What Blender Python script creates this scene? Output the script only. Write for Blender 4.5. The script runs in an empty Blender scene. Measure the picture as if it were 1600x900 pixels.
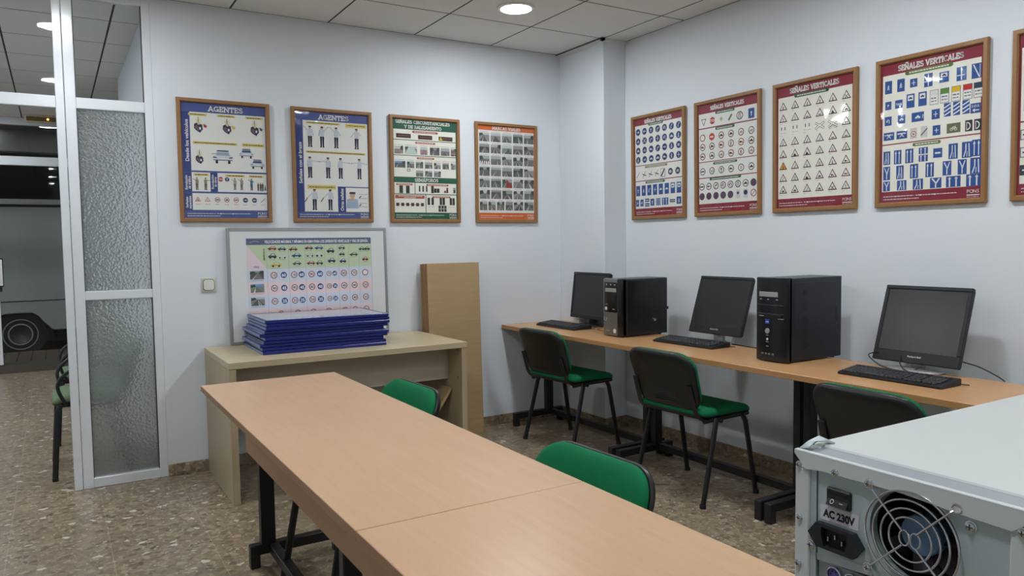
import bpy, bmesh, math, random
from mathutils import Vector, Matrix
random.seed(7)
S = bpy.context.scene
COL = S.collection
PI = math.pi

# ------------------------------------------------------------------ camera, world, exposure
F_PX, YAW, PITCH, ROLL = 1174.79, 0.54564, -0.060635, -0.013787
CAM = Vector((-3.36262, -4.80373, 1.35475))
fw = Vector((math.sin(YAW) * math.cos(PITCH), math.cos(YAW) * math.cos(PITCH), math.sin(PITCH)))
rt = Vector((math.cos(YAW), -math.sin(YAW), 0))
up = rt.cross(fw)
r2 = rt * math.cos(ROLL) + up * math.sin(ROLL)
u2 = up * math.cos(ROLL) - rt * math.sin(ROLL)
cd = bpy.data.cameras.new('camera')
cam = bpy.data.objects.new('camera', cd)
COL.objects.link(cam)
cd.sensor_width = 36
cd.lens = F_PX / 1600 * 36
cd.clip_start = 0.02
M = Matrix((r2, u2, -fw)).transposed().to_4x4()
M.translation = CAM
cam.matrix_world = M
S.camera = cam

W = bpy.data.worlds.new('night')
S.world = W
W.use_nodes = True
W.node_tree.nodes['Background'].inputs[0].default_value = (0.55, 0.65, 1.0, 1)
W.node_tree.nodes['Background'].inputs[1].default_value = 0.012

S.view_settings.view_transform = 'Standard'
S.view_settings.look = 'None'
S.view_settings.exposure = 0.75
S.view_settings.gamma = 1
S.view_settings.use_curve_mapping = False
S.cycles.use_denoising = True
S.cycles.max_bounces = 10
S.cycles.transparent_max_bounces = 16
S.cycles.sample_clamp_indirect = 6

LAMP_POWER = 104.0            # emission of the ceiling downlights
LAMP_COLOUR = (0.96, 0.995, 1.015)

# ------------------------------------------------------------------ colours and materials
def lin(c):
    c = c / 255.0
    return c / 12.92 if c <= 0.04045 else ((c + 0.055) / 1.055) ** 2.4

def rgb(r, g, b):
    return (lin(r), lin(g), lin(b), 1)

MATS = {}

def mat(name, col, rough=0.5, metal=0.0, spec=0.5, bump=None, coat=0.0):
    if name in MATS:
        return MATS[name]
    m = bpy.data.materials.new(name)
    m.use_nodes = True
    b = m.node_tree.nodes['Principled BSDF']
    b.inputs['Base Color'].default_value = col
    b.inputs['Roughness'].default_value = rough
    b.inputs['Metallic'].default_value = metal
    b.inputs['Specular IOR Level'].default_value = spec
    b.inputs['Coat Weight'].default_value = coat
    if bump:
        N, L = m.node_tree.nodes, m.node_tree.links
        tc = N.new('ShaderNodeTexCoord')
        nz = N.new('ShaderNodeTexNoise')
        nz.inputs['Scale'].default_value = bump[0]
        nz.inputs['Detail'].default_value = 4
        bp = N.new('ShaderNodeBump')
        bp.inputs['Strength'].default_value = bump[1]
        bp.inputs['Distance'].default_value = bump[2] if len(bump) > 2 else 0.002
        L.new(tc.outputs['Object'], nz.inputs['Vector'])
        L.new(nz.outputs['Fac'], bp.inputs['Height'])
        L.new(bp.outputs['Normal'], b.inputs['Normal'])
    MATS[name] = m
    return m

def wood(name, c1, c2, axis=1, rough=0.4, scale=9.0, stretch=14.0, spec=0.4):
    """fine straight grain running along the given axis"""
    m = bpy.data.materials.new(name)
    m.use_nodes = True
    N, L = m.node_tree.nodes, m.node_tree.links
    b = N['Principled BSDF']
    tc = N.new('ShaderNodeTexCoord')
    mp = N.new('ShaderNodeMapping')
    sc = [scale * stretch / 4] * 3
    sc[axis] = scale / 4
    mp.inputs['Scale'].default_value = sc
    n1 = N.new('ShaderNodeTexNoise')
    n1.inputs['Scale'].default_value = 1.6
    n1.inputs['Detail'].default_value = 6
    n1.inputs['Roughness'].default_value = 0.6
    n2 = N.new('ShaderNodeTexNoise')
    n2.inputs['Scale'].default_value = 2.2
    n2.inputs['Detail'].default_value = 2
    cr = N.new('ShaderNodeValToRGB')
    cr.color_ramp.elements[0].position = 0.3
    cr.color_ramp.elements[0].color = c1
    cr.color_ramp.elements[1].position = 0.7
    cr.color_ramp.elements[1].color = c2
    mx = N.new('ShaderNodeMath')
    mx.operation = 'MULTIPLY_ADD'
    mx.inputs[1].default_value = 0.45
    ad = N.new('ShaderNodeMath')
    ad.operation = 'MULTIPLY'
    ad.inputs[1].default_value = 0.55
    L.new(tc.outputs['Object'], mp.inputs['Vector'])
    L.new(mp.outputs['Vector'], n1.inputs['Vector'])
    L.new(tc.outputs['Object'], n2.inputs['Vector'])
    L.new(n1.outputs['Fac'], ad.inputs[0])
    L.new(n2.outputs['Fac'], mx.inputs[0])
    L.new(ad.outputs[0], mx.inputs[2])
    L.new(mx.outputs[0], cr.inputs['Fac'])
    L.new(cr.outputs['Color'], b.inputs['Base Color'])
    b.inputs['Roughness'].default_value = rough
    b.inputs['Specular IOR Level'].default_value = spec
    MATS[name] = m
    return m

def terrazzo(name, rough=0.28):
    m = bpy.data.materials.new(name)
    m.use_nodes = True
    N, L = m.node_tree.nodes, m.node_tree.links
    b = N['Principled BSDF']
    tc = N.new('ShaderNodeTexCoord')
    def vor(scale, rnd=1.0):
        v = N.new('ShaderNodeTexVoronoi')
        v.inputs['Scale'].default_value = scale
        v.inputs['Randomness'].default_value = rnd
        L.new(wp.outputs[0], v.inputs['Vector'])
        return v
    nz = N.new('ShaderNodeTexNoise')
    nz.inputs['Scale'].default_value = 30
    nz.inputs['Detail'].default_value = 2
    L.new(tc.outputs['Object'], nz.inputs['Vector'])
    wp = N.new('ShaderNodeVectorMath')
    wp.operation = 'MULTIPLY_ADD'
    wp.inputs[1].default_value = (0.018, 0.018, 0.018)
    L.new(nz.outputs['Color'], wp.inputs[0])
    L.new(tc.outputs['Object'], wp.inputs[2])
    v1 = vor(33)
    sep = N.new('ShaderNodeSeparateColor')
    L.new(v1.outputs['Color'], sep.inputs[0])
    cr = N.new('ShaderNodeValToRGB')
    e = cr.color_ramp
    e.interpolation = 'CONSTANT'
    stops = [(0.0, rgb(122, 107, 88)), (0.16, rgb(142, 126, 103)), (0.40, rgb(152, 137, 114)), (0.60, rgb(135, 120, 100)),
             (0.76, rgb(164, 150, 128)), (0.91, rgb(108, 94, 78)), (0.965, rgb(205, 200, 188))]
    e.elements[0].position = 0
    e.elements[0].color = stops[0][1]
    e.elements[1].position = stops[1][0]
    e.elements[1].color = stops[1][1]
    for p, c in stops[2:]:
        x = e.elements.new(p)
        x.color = c
    L.new(sep.outputs[0], cr.inputs['Fac'])
    # cement between the chips
    v2 = vor(33)
    v2.feature = 'DISTANCE_TO_EDGE'
    mr = N.new('ShaderNodeMapRange')
    mr.inputs['From Min'].default_value = 0.03
    mr.inputs['From Max'].default_value = 0.16
    L.new(v2.outputs['Distance'], mr.inputs['Value'])
    v3 = vor(90)
    sp3 = N.new('ShaderNodeSeparateColor')
    L.new(v3.outputs['Color'], sp3.inputs[0])
    cr3 = N.new('ShaderNodeValToRGB')
    cr3.color_ramp.interpolation = 'CONSTANT'
    cr3.color_ramp.elements[0].color = rgb(130, 115, 95)
    cr3.color_ramp.elements[1].position = 0.5
    cr3.color_ramp.elements[1].color = rgb(150, 135, 112)
    x = cr3.color_ramp.elements.new(0.93)
    x.color = rgb(186, 180, 166)
    L.new(sp3.outputs[0], cr3.inputs['Fac'])
    mx = N.new('ShaderNodeMix')
    mx.data_type = 'RGBA'
    L.new(mr.outputs[0], mx.inputs[0])
    L.new(cr3.outputs['Color'], mx.inputs[6])
    L.new(cr.outputs['Color'], mx.inputs[7])
    # 40 cm tile joints
    def joint(ax):
        s = N.new('ShaderNodeSeparateXYZ')
        L.new(tc.outputs['Object'], s.inputs[0])
        md = N.new('ShaderNodeMath')
        md.operation = 'PINGPONG'
        md.inputs[1].default_value = 0.2
        L.new(s.outputs[ax], md.inputs[0])
        lt = N.new('ShaderNodeMath')
        lt.operation = 'LESS_THAN'
        lt.inputs[1].default_value = 0.0014
        L.new(md.outputs[0], lt.inputs[0])
        return lt
    a, c = joint(0), joint(1)
    orr = N.new('ShaderNodeMath')
    orr.operation = 'MAXIMUM'
    L.new(a.outputs[0], orr.inputs[0])
    L.new(c.outputs[0], orr.inputs[1])
    mf = N.new('ShaderNodeMath')
    mf.operation = 'MULTIPLY'
    mf.inputs[1].default_value = 0.5
    L.new(orr.outputs[0], mf.inputs[0])
    m2 = N.new('ShaderNodeMix')
    m2.data_type = 'RGBA'
    L.new(mf.outputs[0], m2.inputs[0])
    L.new(mx.outputs[2], m2.inputs[6])
    m2.inputs[7].default_value = rgb(184, 172, 152)
    L.new(m2.outputs[2], b.inputs['Base Color'])
    b.inputs['Roughness'].default_value = rough
    MATS[name] = m
    return m

def glass(name, tint=(1, 1, 1, 1), rough=0.0, wave=None, refl=1.0):
    """clear pane: light passes straight through, the surface mirrors by Fresnel"""
    m = bpy.data.materials.new(name)
    m.use_nodes = True
    N, L = m.node_tree.nodes, m.node_tree.links
    N.remove(N['Principled BSDF'])
    out = N['Material Output']
    tr = N.new('ShaderNodeBsdfTransparent')
    tr.inputs[0].default_value = tint
    gl = N.new('ShaderNodeBsdfGlossy')
    gl.inputs['Roughness'].default_value = rough
    fr = N.new('ShaderNodeFresnel')
    fr.inputs['IOR'].default_value = 1.5
    mu = N.new('ShaderNodeMath')
    mu.operation = 'MULTIPLY'
    mu.inputs[1].default_value = refl
    mx = N.new('ShaderNodeMixShader')
    # the mirror image comes from the outer face; the inner face of the pane only lets light through
    ge = N.new('ShaderNodeNewGeometry')
    sb = N.new('ShaderNodeMath')
    sb.operation = 'SUBTRACT'
    sb.inputs[0].default_value = 1.0
    m3 = N.new('ShaderNodeMath')
    m3.operation = 'MULTIPLY'
    L.new(ge.outputs['Backfacing'], sb.inputs[1])
    L.new(fr.outputs[0], mu.inputs[0])
    L.new(mu.outputs[0], m3.inputs[0])
    L.new(sb.outputs[0], m3.inputs[1])
    L.new(m3.outputs[0], mx.inputs[0])
    L.new(tr.outputs[0], mx.inputs[1])
    L.new(gl.outputs[0], mx.inputs[2])
    L.new(mx.outputs[0], out.inputs[0])
    if wave:
        tc = N.new('ShaderNodeTexCoord')
        nz = N.new('ShaderNodeTexNoise')
        nz.inputs['Scale'].default_value = wave[0]
        nz.inputs['Detail'].default_value = 1.5
        bp = N.new('ShaderNodeBump')
        bp.inputs['Strength'].default_value = 1
        bp.inputs['Distance'].default_value = wave[1]
        L.new(tc.outputs['Object'], nz.inputs['Vector'])
        L.new(nz.outputs['Fac'], bp.inputs['Height'])
        L.new(bp.outputs['Normal'], gl.inputs['Normal'])
    MATS[name] = m
    return m

def frosted(name):
    m = bpy.data.materials.new(name)
    m.use_nodes = True
    N, L = m.node_tree.nodes, m.node_tree.links
    N.remove(N['Principled BSDF'])
    out = N['Material Output']
    rf = N.new('ShaderNodeBsdfRefraction')
    rf.inputs['IOR'].default_value = 1.3
    rf.inputs['Roughness'].default_value = 0.14
    rf.inputs['Color'].default_value = (0.93, 0.95, 0.95, 1)
    gl = N.new('ShaderNodeBsdfGlossy')
    gl.inputs['Roughness'].default_value = 0.16
    df = N.new('ShaderNodeBsdfTranslucent')
    df.inputs[0].default_value = (0.8, 0.83, 0.84, 1)
    fr = N.new('ShaderNodeFresnel')
    fr.inputs['IOR'].default_value = 1.5
    mx = N.new('ShaderNodeMixShader')
    mx0 = N.new('ShaderNodeMixShader')
    mx0.inputs[0].default_value = 0.22
    tc = N.new('ShaderNodeTexCoord')
    mp = N.new('ShaderNodeMapping')
    mp.inputs['Scale'].default_value = (1, 1, 1)
    v = N.new('ShaderNodeTexVoronoi')
    v.inputs['Scale'].default_value = 78
    v.feature = 'SMOOTH_F1'
    nz = N.new('ShaderNodeTexNoise')
    nz.inputs['Scale'].default_value = 120
    ad = N.new('ShaderNodeMath')
    ad.operation = 'MULTIPLY_ADD'
    ad.inputs[1].default_value = 0.5
    bp = N.new('ShaderNodeBump')
    bp.inputs['Strength'].default_value = 1.0
    bp.inputs['Distance'].default_value = 0.0085
    L.new(tc.outputs['Object'], mp.inputs['Vector'])
    L.new(mp.outputs[0], v.inputs['Vector'])
    L.new(mp.outputs[0], nz.inputs['Vector'])
    L.new(nz.outputs['Fac'], ad.inputs[0])
    L.new(v.outputs['Distance'], ad.inputs[2])
    L.new(ad.outputs[0], bp.inputs['Height'])
    for s in (rf, gl):
        L.new(bp.outputs['Normal'], s.inputs['Normal'])
    L.new(rf.outputs[0], mx0.inputs[1])
    L.new(df.outputs[0], mx0.inputs[2])
    L.new(fr.outputs[0], mx.inputs[0])
    L.new(mx0.outputs[0], mx.inputs[1])
    L.new(gl.outputs[0], mx.inputs[2])
    L.new(mx.outputs[0], out.inputs[0])
    MATS[name] = m
    return m

def emit(name, col, strength):
    m = bpy.data.materials.new(name)
    m.use_nodes = True
    N, L = m.node_tree.nodes, m.node_tree.links
    N.remove(N['Principled BSDF'])
    e = N.new('ShaderNodeEmission')
    e.inputs[0].default_value = (*col[:3], 1)
    e.inputs[1].default_value = strength
    L.new(e.outputs[0], N['Material Output'].inputs[0])
    MATS[name] = m
    return m

wall_m = mat('white wall paint', rgb(222, 229, 236), 0.6, spec=0.3, bump=(55, 0.25, 0.001))
ceil_m = mat('ceiling tile', rgb(228, 226, 222), 0.85, spec=0.2, bump=(160, 0.2, 0.001))
gap_m = mat('ceiling joint', rgb(58, 56, 54), 0.8)
floor_m = terrazzo('terrazzo')
base_m = terrazzo('terrazzo skirting', 0.4)
alu_m = mat('white lacquered aluminium', rgb(226, 232, 238), 0.22, spec=0.6)
rubber_m = mat('dark seal', rgb(60, 62, 66), 0.6)
beech_m = wood('beech laminate', rgb(196, 158, 123), rgb(209, 173, 138), 1, 0.3)
beech_edge_m = mat('beech edge band', rgb(158, 122, 92), 0.5)
apron_m = wood('beech apron', rgb(184, 142, 106), rgb(198, 157, 120), 1, 0.42)
desk_m = wood('honey laminate', rgb(190, 143, 98), rgb(207, 162, 116), 1, 0.3)
desk_edge_m = wood('honey edge', rgb(176, 130, 86), rgb(192, 146, 100), 1, 0.45)
oak_m = wood('pale oak laminate', rgb(188, 172, 140), rgb(202, 187, 156), 0, 0.38)
oak_side_m = wood('pale oak side', rgb(172, 156, 126), rgb(190, 175, 144), 2, 0.42)
board_m = wood('maple board', rgb(172, 145, 108), rgb(186, 160, 122), 0, 0.45)
board_edge_m = mat('board edge', rgb(150, 114, 74), 0.6)
frame_m = wood('picture frame wood', rgb(140, 102, 64), rgb(158, 118, 76), 2, 0.45)
black_metal = mat('black steel', rgb(28, 28, 32), 0.42, spec=0.5)
black_plastic = mat('black plastic', rgb(30, 33, 37), 0.48, spec=0.45, bump=(400, 0.15, 0.0005))
shell_m = mat('charcoal chair shell', rgb(25, 28, 28), 0.36, spec=0.5, bump=(300, 0.2, 0.0005))
green_m = mat('green fabric', rgb(16, 112, 70), 0.85, spec=0.2, bump=(900, 0.35, 0.0006))
pale_green_m = mat('sage fabric', rgb(104, 122, 94), 0.85, spec=0.2, bump=(900, 0.3, 0.0006))
chrome = mat('chrome', rgb(210, 212, 216), 0.18, metal=1.0)
zinc = mat('zinc plated steel', rgb(182, 194, 198), 0.45, metal=0.35, bump=(60, 0.2, 0.0006))
case_white = mat('beige white case', rgb(200, 206, 206), 0.42, spec=0.4, bump=(500, 0.08, 0.0003))
case_grey = mat('bare steel lip', rgb(146, 154, 162), 0.45, metal=0.3)
pc_black = mat('glossy black case', rgb(24, 25, 30), 0.22, spec=0.5)
pc_matte = mat('satin black panel', rgb(34, 37, 46), 0.38, spec=0.45)
gun_m = mat('gunmetal plastic', rgb(118, 118, 116), 0.35, metal=0.35)
silver_m = mat('silver plastic', rgb(170, 172, 172), 0.3, metal=0.3)
screen_m = mat('matte screen', rgb(36, 40, 42), 0.3, spec=0.5)
white_plastic = mat('white plastic', rgb(226, 227, 222), 0.35)
cream_plastic = mat('cream plastic', rgb(206, 203, 182), 0.4)
key_m = mat('black key', rgb(48, 49, 54), 0.45)
blue_m = mat('blue plastic frame', rgb(26, 40, 122), 0.3, spec=0.5)
blue_side_m = mat('pale blue frame end', rgb(120, 140, 185), 0.35)
wb_frame = mat('anodised aluminium', rgb(176, 178, 180), 0.32, metal=0.8)
wb_face = mat('whiteboard enamel', rgb(218, 222, 224), 0.25)
cable_m = mat('black cable', rgb(26, 26, 28), 0.5)
brown_cable = mat('brown cable', rgb(120, 86, 60), 0.5)
pane_m = glass('poster pane', wave=(6.0, 0.0034), rough=0.045)
clear_m = glass('clear pane', (0.93, 0.95, 0.96, 1), rough=0.02)
shop_m = glass('shop pane', (0.9, 0.92, 0.93, 1), rough=0.02)
frost_m = frosted('textured glass')
lamp_m = emit('lamp diffuser', LAMP_COLOUR, LAMP_POWER)
lamp_weak = emit('soffit lamp diffuser', (1, 0.98, 0.93), 6.0)
orange_led = emit('orange pilot light', (1.0, 0.35, 0.08), 3.0)

# ------------------------------------------------------------------ mesh helpers
class MB:
    def __init__(self):
        self.v, self.f, self.mi, self.mats = [], [], [], []

    def slot(self, m):
        if m not in self.mats:
            self.mats.append(m)
        return self.mats.index(m)

    def add(self, vs, fs, m, xf=None):
        o = len(self.v)
        s = self.slot(m)
        for p in vs:
            p = Vector(p)
            self.v.append(tuple(xf @ p if xf else p))
        for f in fs:
            self.f.append([i + o for i in f])
            self.mi.append(s)
        return self

    def box(self, lo, hi, m, bev=0.0, seg=1, xf=None):
        lo, hi = Vector(lo), Vector(hi)
        lo, hi = Vector([min(a, b) for a, b in zip(lo, hi)]), Vector([max(a, b) for a, b in zip(lo, hi)])
        bm = bmesh.new()
        bmesh.ops.create_cube(bm, size=1)
        d, c = hi - lo, (hi + lo) / 2
        for v in bm.verts:
            v.co = Vector((v.co.x * d.x, v.co.y * d.y, v.co.z * d.z)) + c
        if bev > 0:
            bmesh.ops.bevel(bm, geom=bm.edges[:], offset=min(bev, 0.49 * min(d)), segments=seg, profile=0.5, affect='EDGES')
        bm.verts.index_update()
        self.add([v.co.copy() for v in bm.verts], [[v.index for v in f.verts] for f in bm.faces], m, xf)
        bm.free()
        return self

    def quad(self, a, b, c, d, m):
        return self.add([a, b, c, d], [[0, 1, 2, 3]], m)

    def prism(self, pts, z0, z1, m, xf=None, bev=0.0):
        """outline in local xy, extruded along local z"""
        n = len(pts)
        if bev > 0:
            cx = sum(p[0] for p in pts) / n
            cy = sum(p[1] for p in pts) / n
            ins = []
            for i in range(n):
                a, b, c = Vector(pts[i - 1]), Vector(pts[i]), Vector(pts[(i + 1) % n])
                e1, e2 = (b - a).normalized(), (c - b).normalized()
                nn = (Vector((-e1.y, e1.x)) + Vector((-e2.y, e2.x)))
                nn = nn.normalized() if nn.length > 1e-6 else Vector((-e1.y, e1.x))
                if nn.dot(Vector((cx, cy)) - b) < 0:
                    nn = -nn
                ins.append(b + nn * bev)
            rings = [[(*p, z0) for p in ins], [(*p, z0 + bev) for p in pts], [(*p, z1 - bev) for p in pts], [(*p, z1) for p in ins]]
        else:
            rings = [[(p[0], p[1], z0) for p in pts], [(p[0], p[1], z1) for p in pts]]
        vs = [q for r in rings for q in r]
        fs = []
        for k in range(len(rings) - 1):
            for i in range(n):
                j = (i + 1) % n
                fs.append([k * n + i, k * n + j, (k + 1) * n + j, (k + 1) * n + i])
        fs.append(list(range(n))[::-1])
        fs.append([(len(rings) - 1) * n + i for i in range(n)])
        return self.add(vs, fs, m, xf)

    def tube(self, pts, r, m, seg=10, closed=False, xf=None, cap=True, flat=None):
        """round tube along a polyline; r a number or one per point; flat=(a,b) oval section"""
        pts = [Vector(p) for p in pts]
        n = len(pts)
        rr = r if isinstance(r, (list, tuple)) else [r] * n
        vs, fs = [], []
        prev = None
        for i in range(n):
            if closed:
                t = pts[(i + 1) % n] - pts[i - 1]
            else:
                t = pts[min(i + 1, n - 1)] - pts[max(i - 1, 0)]
            t.normalize()
            if prev is None:
                ref = Vector((0, 0, 1)) if abs(t.z) < 0.9 else Vector((0, 1, 0))
                u = t.cross(ref).normalized()
            else:
                u = (prev - t * prev.dot(t)).normalized()
            prev = u
            w = t.cross(u)
            fa, fb = flat if flat else (1, 1)
            for k in range(seg):
                a = 2 * PI * k / seg
                vs.append(pts[i] + u * (math.cos(a) * rr[i] * fa) + w * (math.sin(a) * rr[i] * fb))
        last = n if closed else n - 1
        for i in range(last):
            j = (i + 1) % n
            for k in range(seg):
                l = (k + 1) % seg
                fs.append([i * seg + k, i * seg + l, j * seg + l, j * seg + k])
        if cap and not closed:
            fs.append(list(range(seg))[::-1])
            fs.append([(n - 1) * seg + k for k in range(seg)])
        return self.add(vs, fs, m, xf)

    def lathe(self, prof, m, seg=32, xf=None, cap=True):
        """profile (r, z) about the local z axis"""
        vs, fs = [], []
        for r, z in prof:
            for k in range(seg):
                a = 2 * PI * k / seg
                vs.append((max(r, 1e-5) * math.cos(a), max(r, 1e-5) * math.sin(a), z))
        for i in range(len(prof) - 1):
            for k in range(seg):
                l = (k + 1) % seg
                fs.append([i * seg + k, i * seg + l, (i + 1) * seg + l, (i + 1) * seg + k])
        if cap:
            fs.append([(len(prof) - 1) * seg + k for k in range(seg)])
            fs.append(list(range(seg))[::-1])
        return self.add(vs, fs, m, xf)

    def pillow(self, outline, prof, m, fmap):
        """stack of scaled outlines: prof = [(inset, height)], fmap(a, b, h) -> point"""
        n = len(outline)
        vs, fs = [], []
        for ins, h in prof:
            for a, b in outline:
                L = math.hypot(a, b)
                k = max(0.0, (L - ins) / L)
                vs.append(fmap(a * k, b * k, h))
        for i in range(len(prof) - 1):
            for k in range(n):
                l = (k + 1) % n
                fs.append([i * n + k, i * n + l, (i + 1) * n + l, (i + 1) * n + k])
        for base, h, fl in ((0, prof[0][1], True), ((len(prof) - 1) * n, prof[-1][1], False)):
            c = len(vs)
            vs.append(fmap(0, 0, h))
            for k in range(n):
                l = (k + 1) % n
                fs.append([c, base + l, base + k] if fl else [c, base + k, base + l])
        return self.add(vs, fs, m)

    def build(self, name, parent=None, sharp=35, smooth=True, recalc=True):
        me = bpy.data.meshes.new(name)
        me.from_pydata(self.v, [], self.f)
        for m in self.mats:
            me.materials.append(m)
        me.polygons.foreach_set('material_index', self.mi)
        if recalc:
            bm = bmesh.new()
            bm.from_mesh(me)
            bmesh.ops.recalc_face_normals(bm, faces=bm.faces[:])
            bm.to_mesh(me)
            bm.free()
        if smooth:
            me.polygons.foreach_set('use_smooth', [True] * len(me.polygons))
            me.set_sharp_from_angle(angle=math.radians(sharp))
        me.update()
        o = bpy.data.objects.new(name, me)
        COL.objects.link(o)
        if parent:
            o.parent = parent
        return o

def rr(w, h, r, n=6):
    """rounded rectangle outline, r a number or (bottom, top)"""
    rb, rt_ = r if isinstance(r, (tuple, list)) else (r, r)
    pts = []
    for cx, cy, a0, q in ((w / 2 - rt_, h / 2 - rt_, 0, rt_), (-w / 2 + rt_, h / 2 - rt_, 90, rt_),
                          (-w / 2 + rb, -h / 2 + rb, 180, rb), (w / 2 - rb, -h / 2 + rb, 270, rb)):
        for k in range(n + 1):
            a = math.radians(a0 + 90 * k / n)
            pts.append((cx + q * math.cos(a), cy + q * math.sin(a)))
    return pts

def bez(pts, n=16):
    """smooth curve through points (Catmull-Rom)"""
    P = [Vector(p) for p in pts]
    P = [P[0] * 2 - P[1]] + P + [P[-1] * 2 - P[-2]]
    out = []
    for i in range(1, len(P) - 2):
        for k in range(n):
            t = k / n
            out.append(0.5 * ((2 * P[i]) + (P[i + 1] - P[i - 1]) * t + (2 * P[i - 1] - 5 * P[i] + 4 * P[i + 1] - P[i + 2]) * t * t
                              + (3 * P[i] - P[i - 1] - 3 * P[i + 1] + P[i + 2]) * t ** 3))
    out.append(P[-2])
    return out

def tag(o, label=None, cat=None, group=None, kind=None):
    if label:
        o['label'] = label
    if cat:
        o['category'] = cat
    if group:
        o['group'] = group
    if kind:
        o['kind'] = kind
    return o

def thing(name, label, cat, loc=(0, 0, 0), rz=0.0, group=None):
    o = bpy.data.objects.new(name, None)
    COL.objects.link(o)
    o.empty_display_size = 0.05
    o.location = loc
    o.rotation_euler = (0, 0, rz)
    return tag(o, label, cat, group)

def dup(root, loc, rz, label, group=None):
    def cp(o, parent):
        c = o.copy()
        COL.objects.link(c)
        if parent:
            c.parent = parent
        for ch in o.children:
            cp(ch, c)
        return c
    r = cp(root, None)
    r.location = loc
    r.rotation_euler = (0, 0, rz)
    r['label'] = label
    if group:
        r['group'] = group
    return r

def struct(name, mb, label=None, cat=None, **kw):
    o = mb.build(name, **kw)
    o['kind'] = 'structure'
    if label:
        tag(o, label, cat)
    return o

# text as polygons, cached per string: returns verts / faces of height-1 capitals, left aligned
TXT = {}

def text_mesh(s, bold=0.0):
    if (s, bold) in TXT:
        return TXT[(s, bold)]
    cu = bpy.data.curves.new('lettering', 'FONT')
    cu.body = s
    cu.size = 1.0
    cu.offset = bold
    cu.resolution_u = 3
    ob = bpy.data.objects.new('lettering', cu)
    COL.objects.link(ob)
    dg = bpy.context.evaluated_depsgraph_get()
    dg.update()
    me = ob.evaluated_get(dg).to_mesh()
    vs = [(v.co.x, v.co.y) for v in me.vertices]
    fs = [list(p.vertices) for p in me.polygons]
    ob.evaluated_get(dg).to_mesh_clear()
    bpy.data.objects.remove(ob)
    bpy.data.curves.remove(cu)
    caps = 0.73
    vs = [(x / caps, y / caps) for x, y in vs]
    wd = (max(v[0] for v in vs) if vs else 0)
    TXT[(s, bold)] = (vs, fs, wd)
    return TXT[(s, bold)]

# slab-serif capitals for the poster titles: strokes and serif positions in a unit-high box
def arc(cx, cy, rx, ry, a0, a1, n=9):
    return [(cx + rx * math.cos(math.radians(a0 + (a1 - a0) * k / n)), cy + ry * math.sin(math.radians(a0 + (a1 - a0) * k / n))) for k in range(n + 1)]

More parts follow.
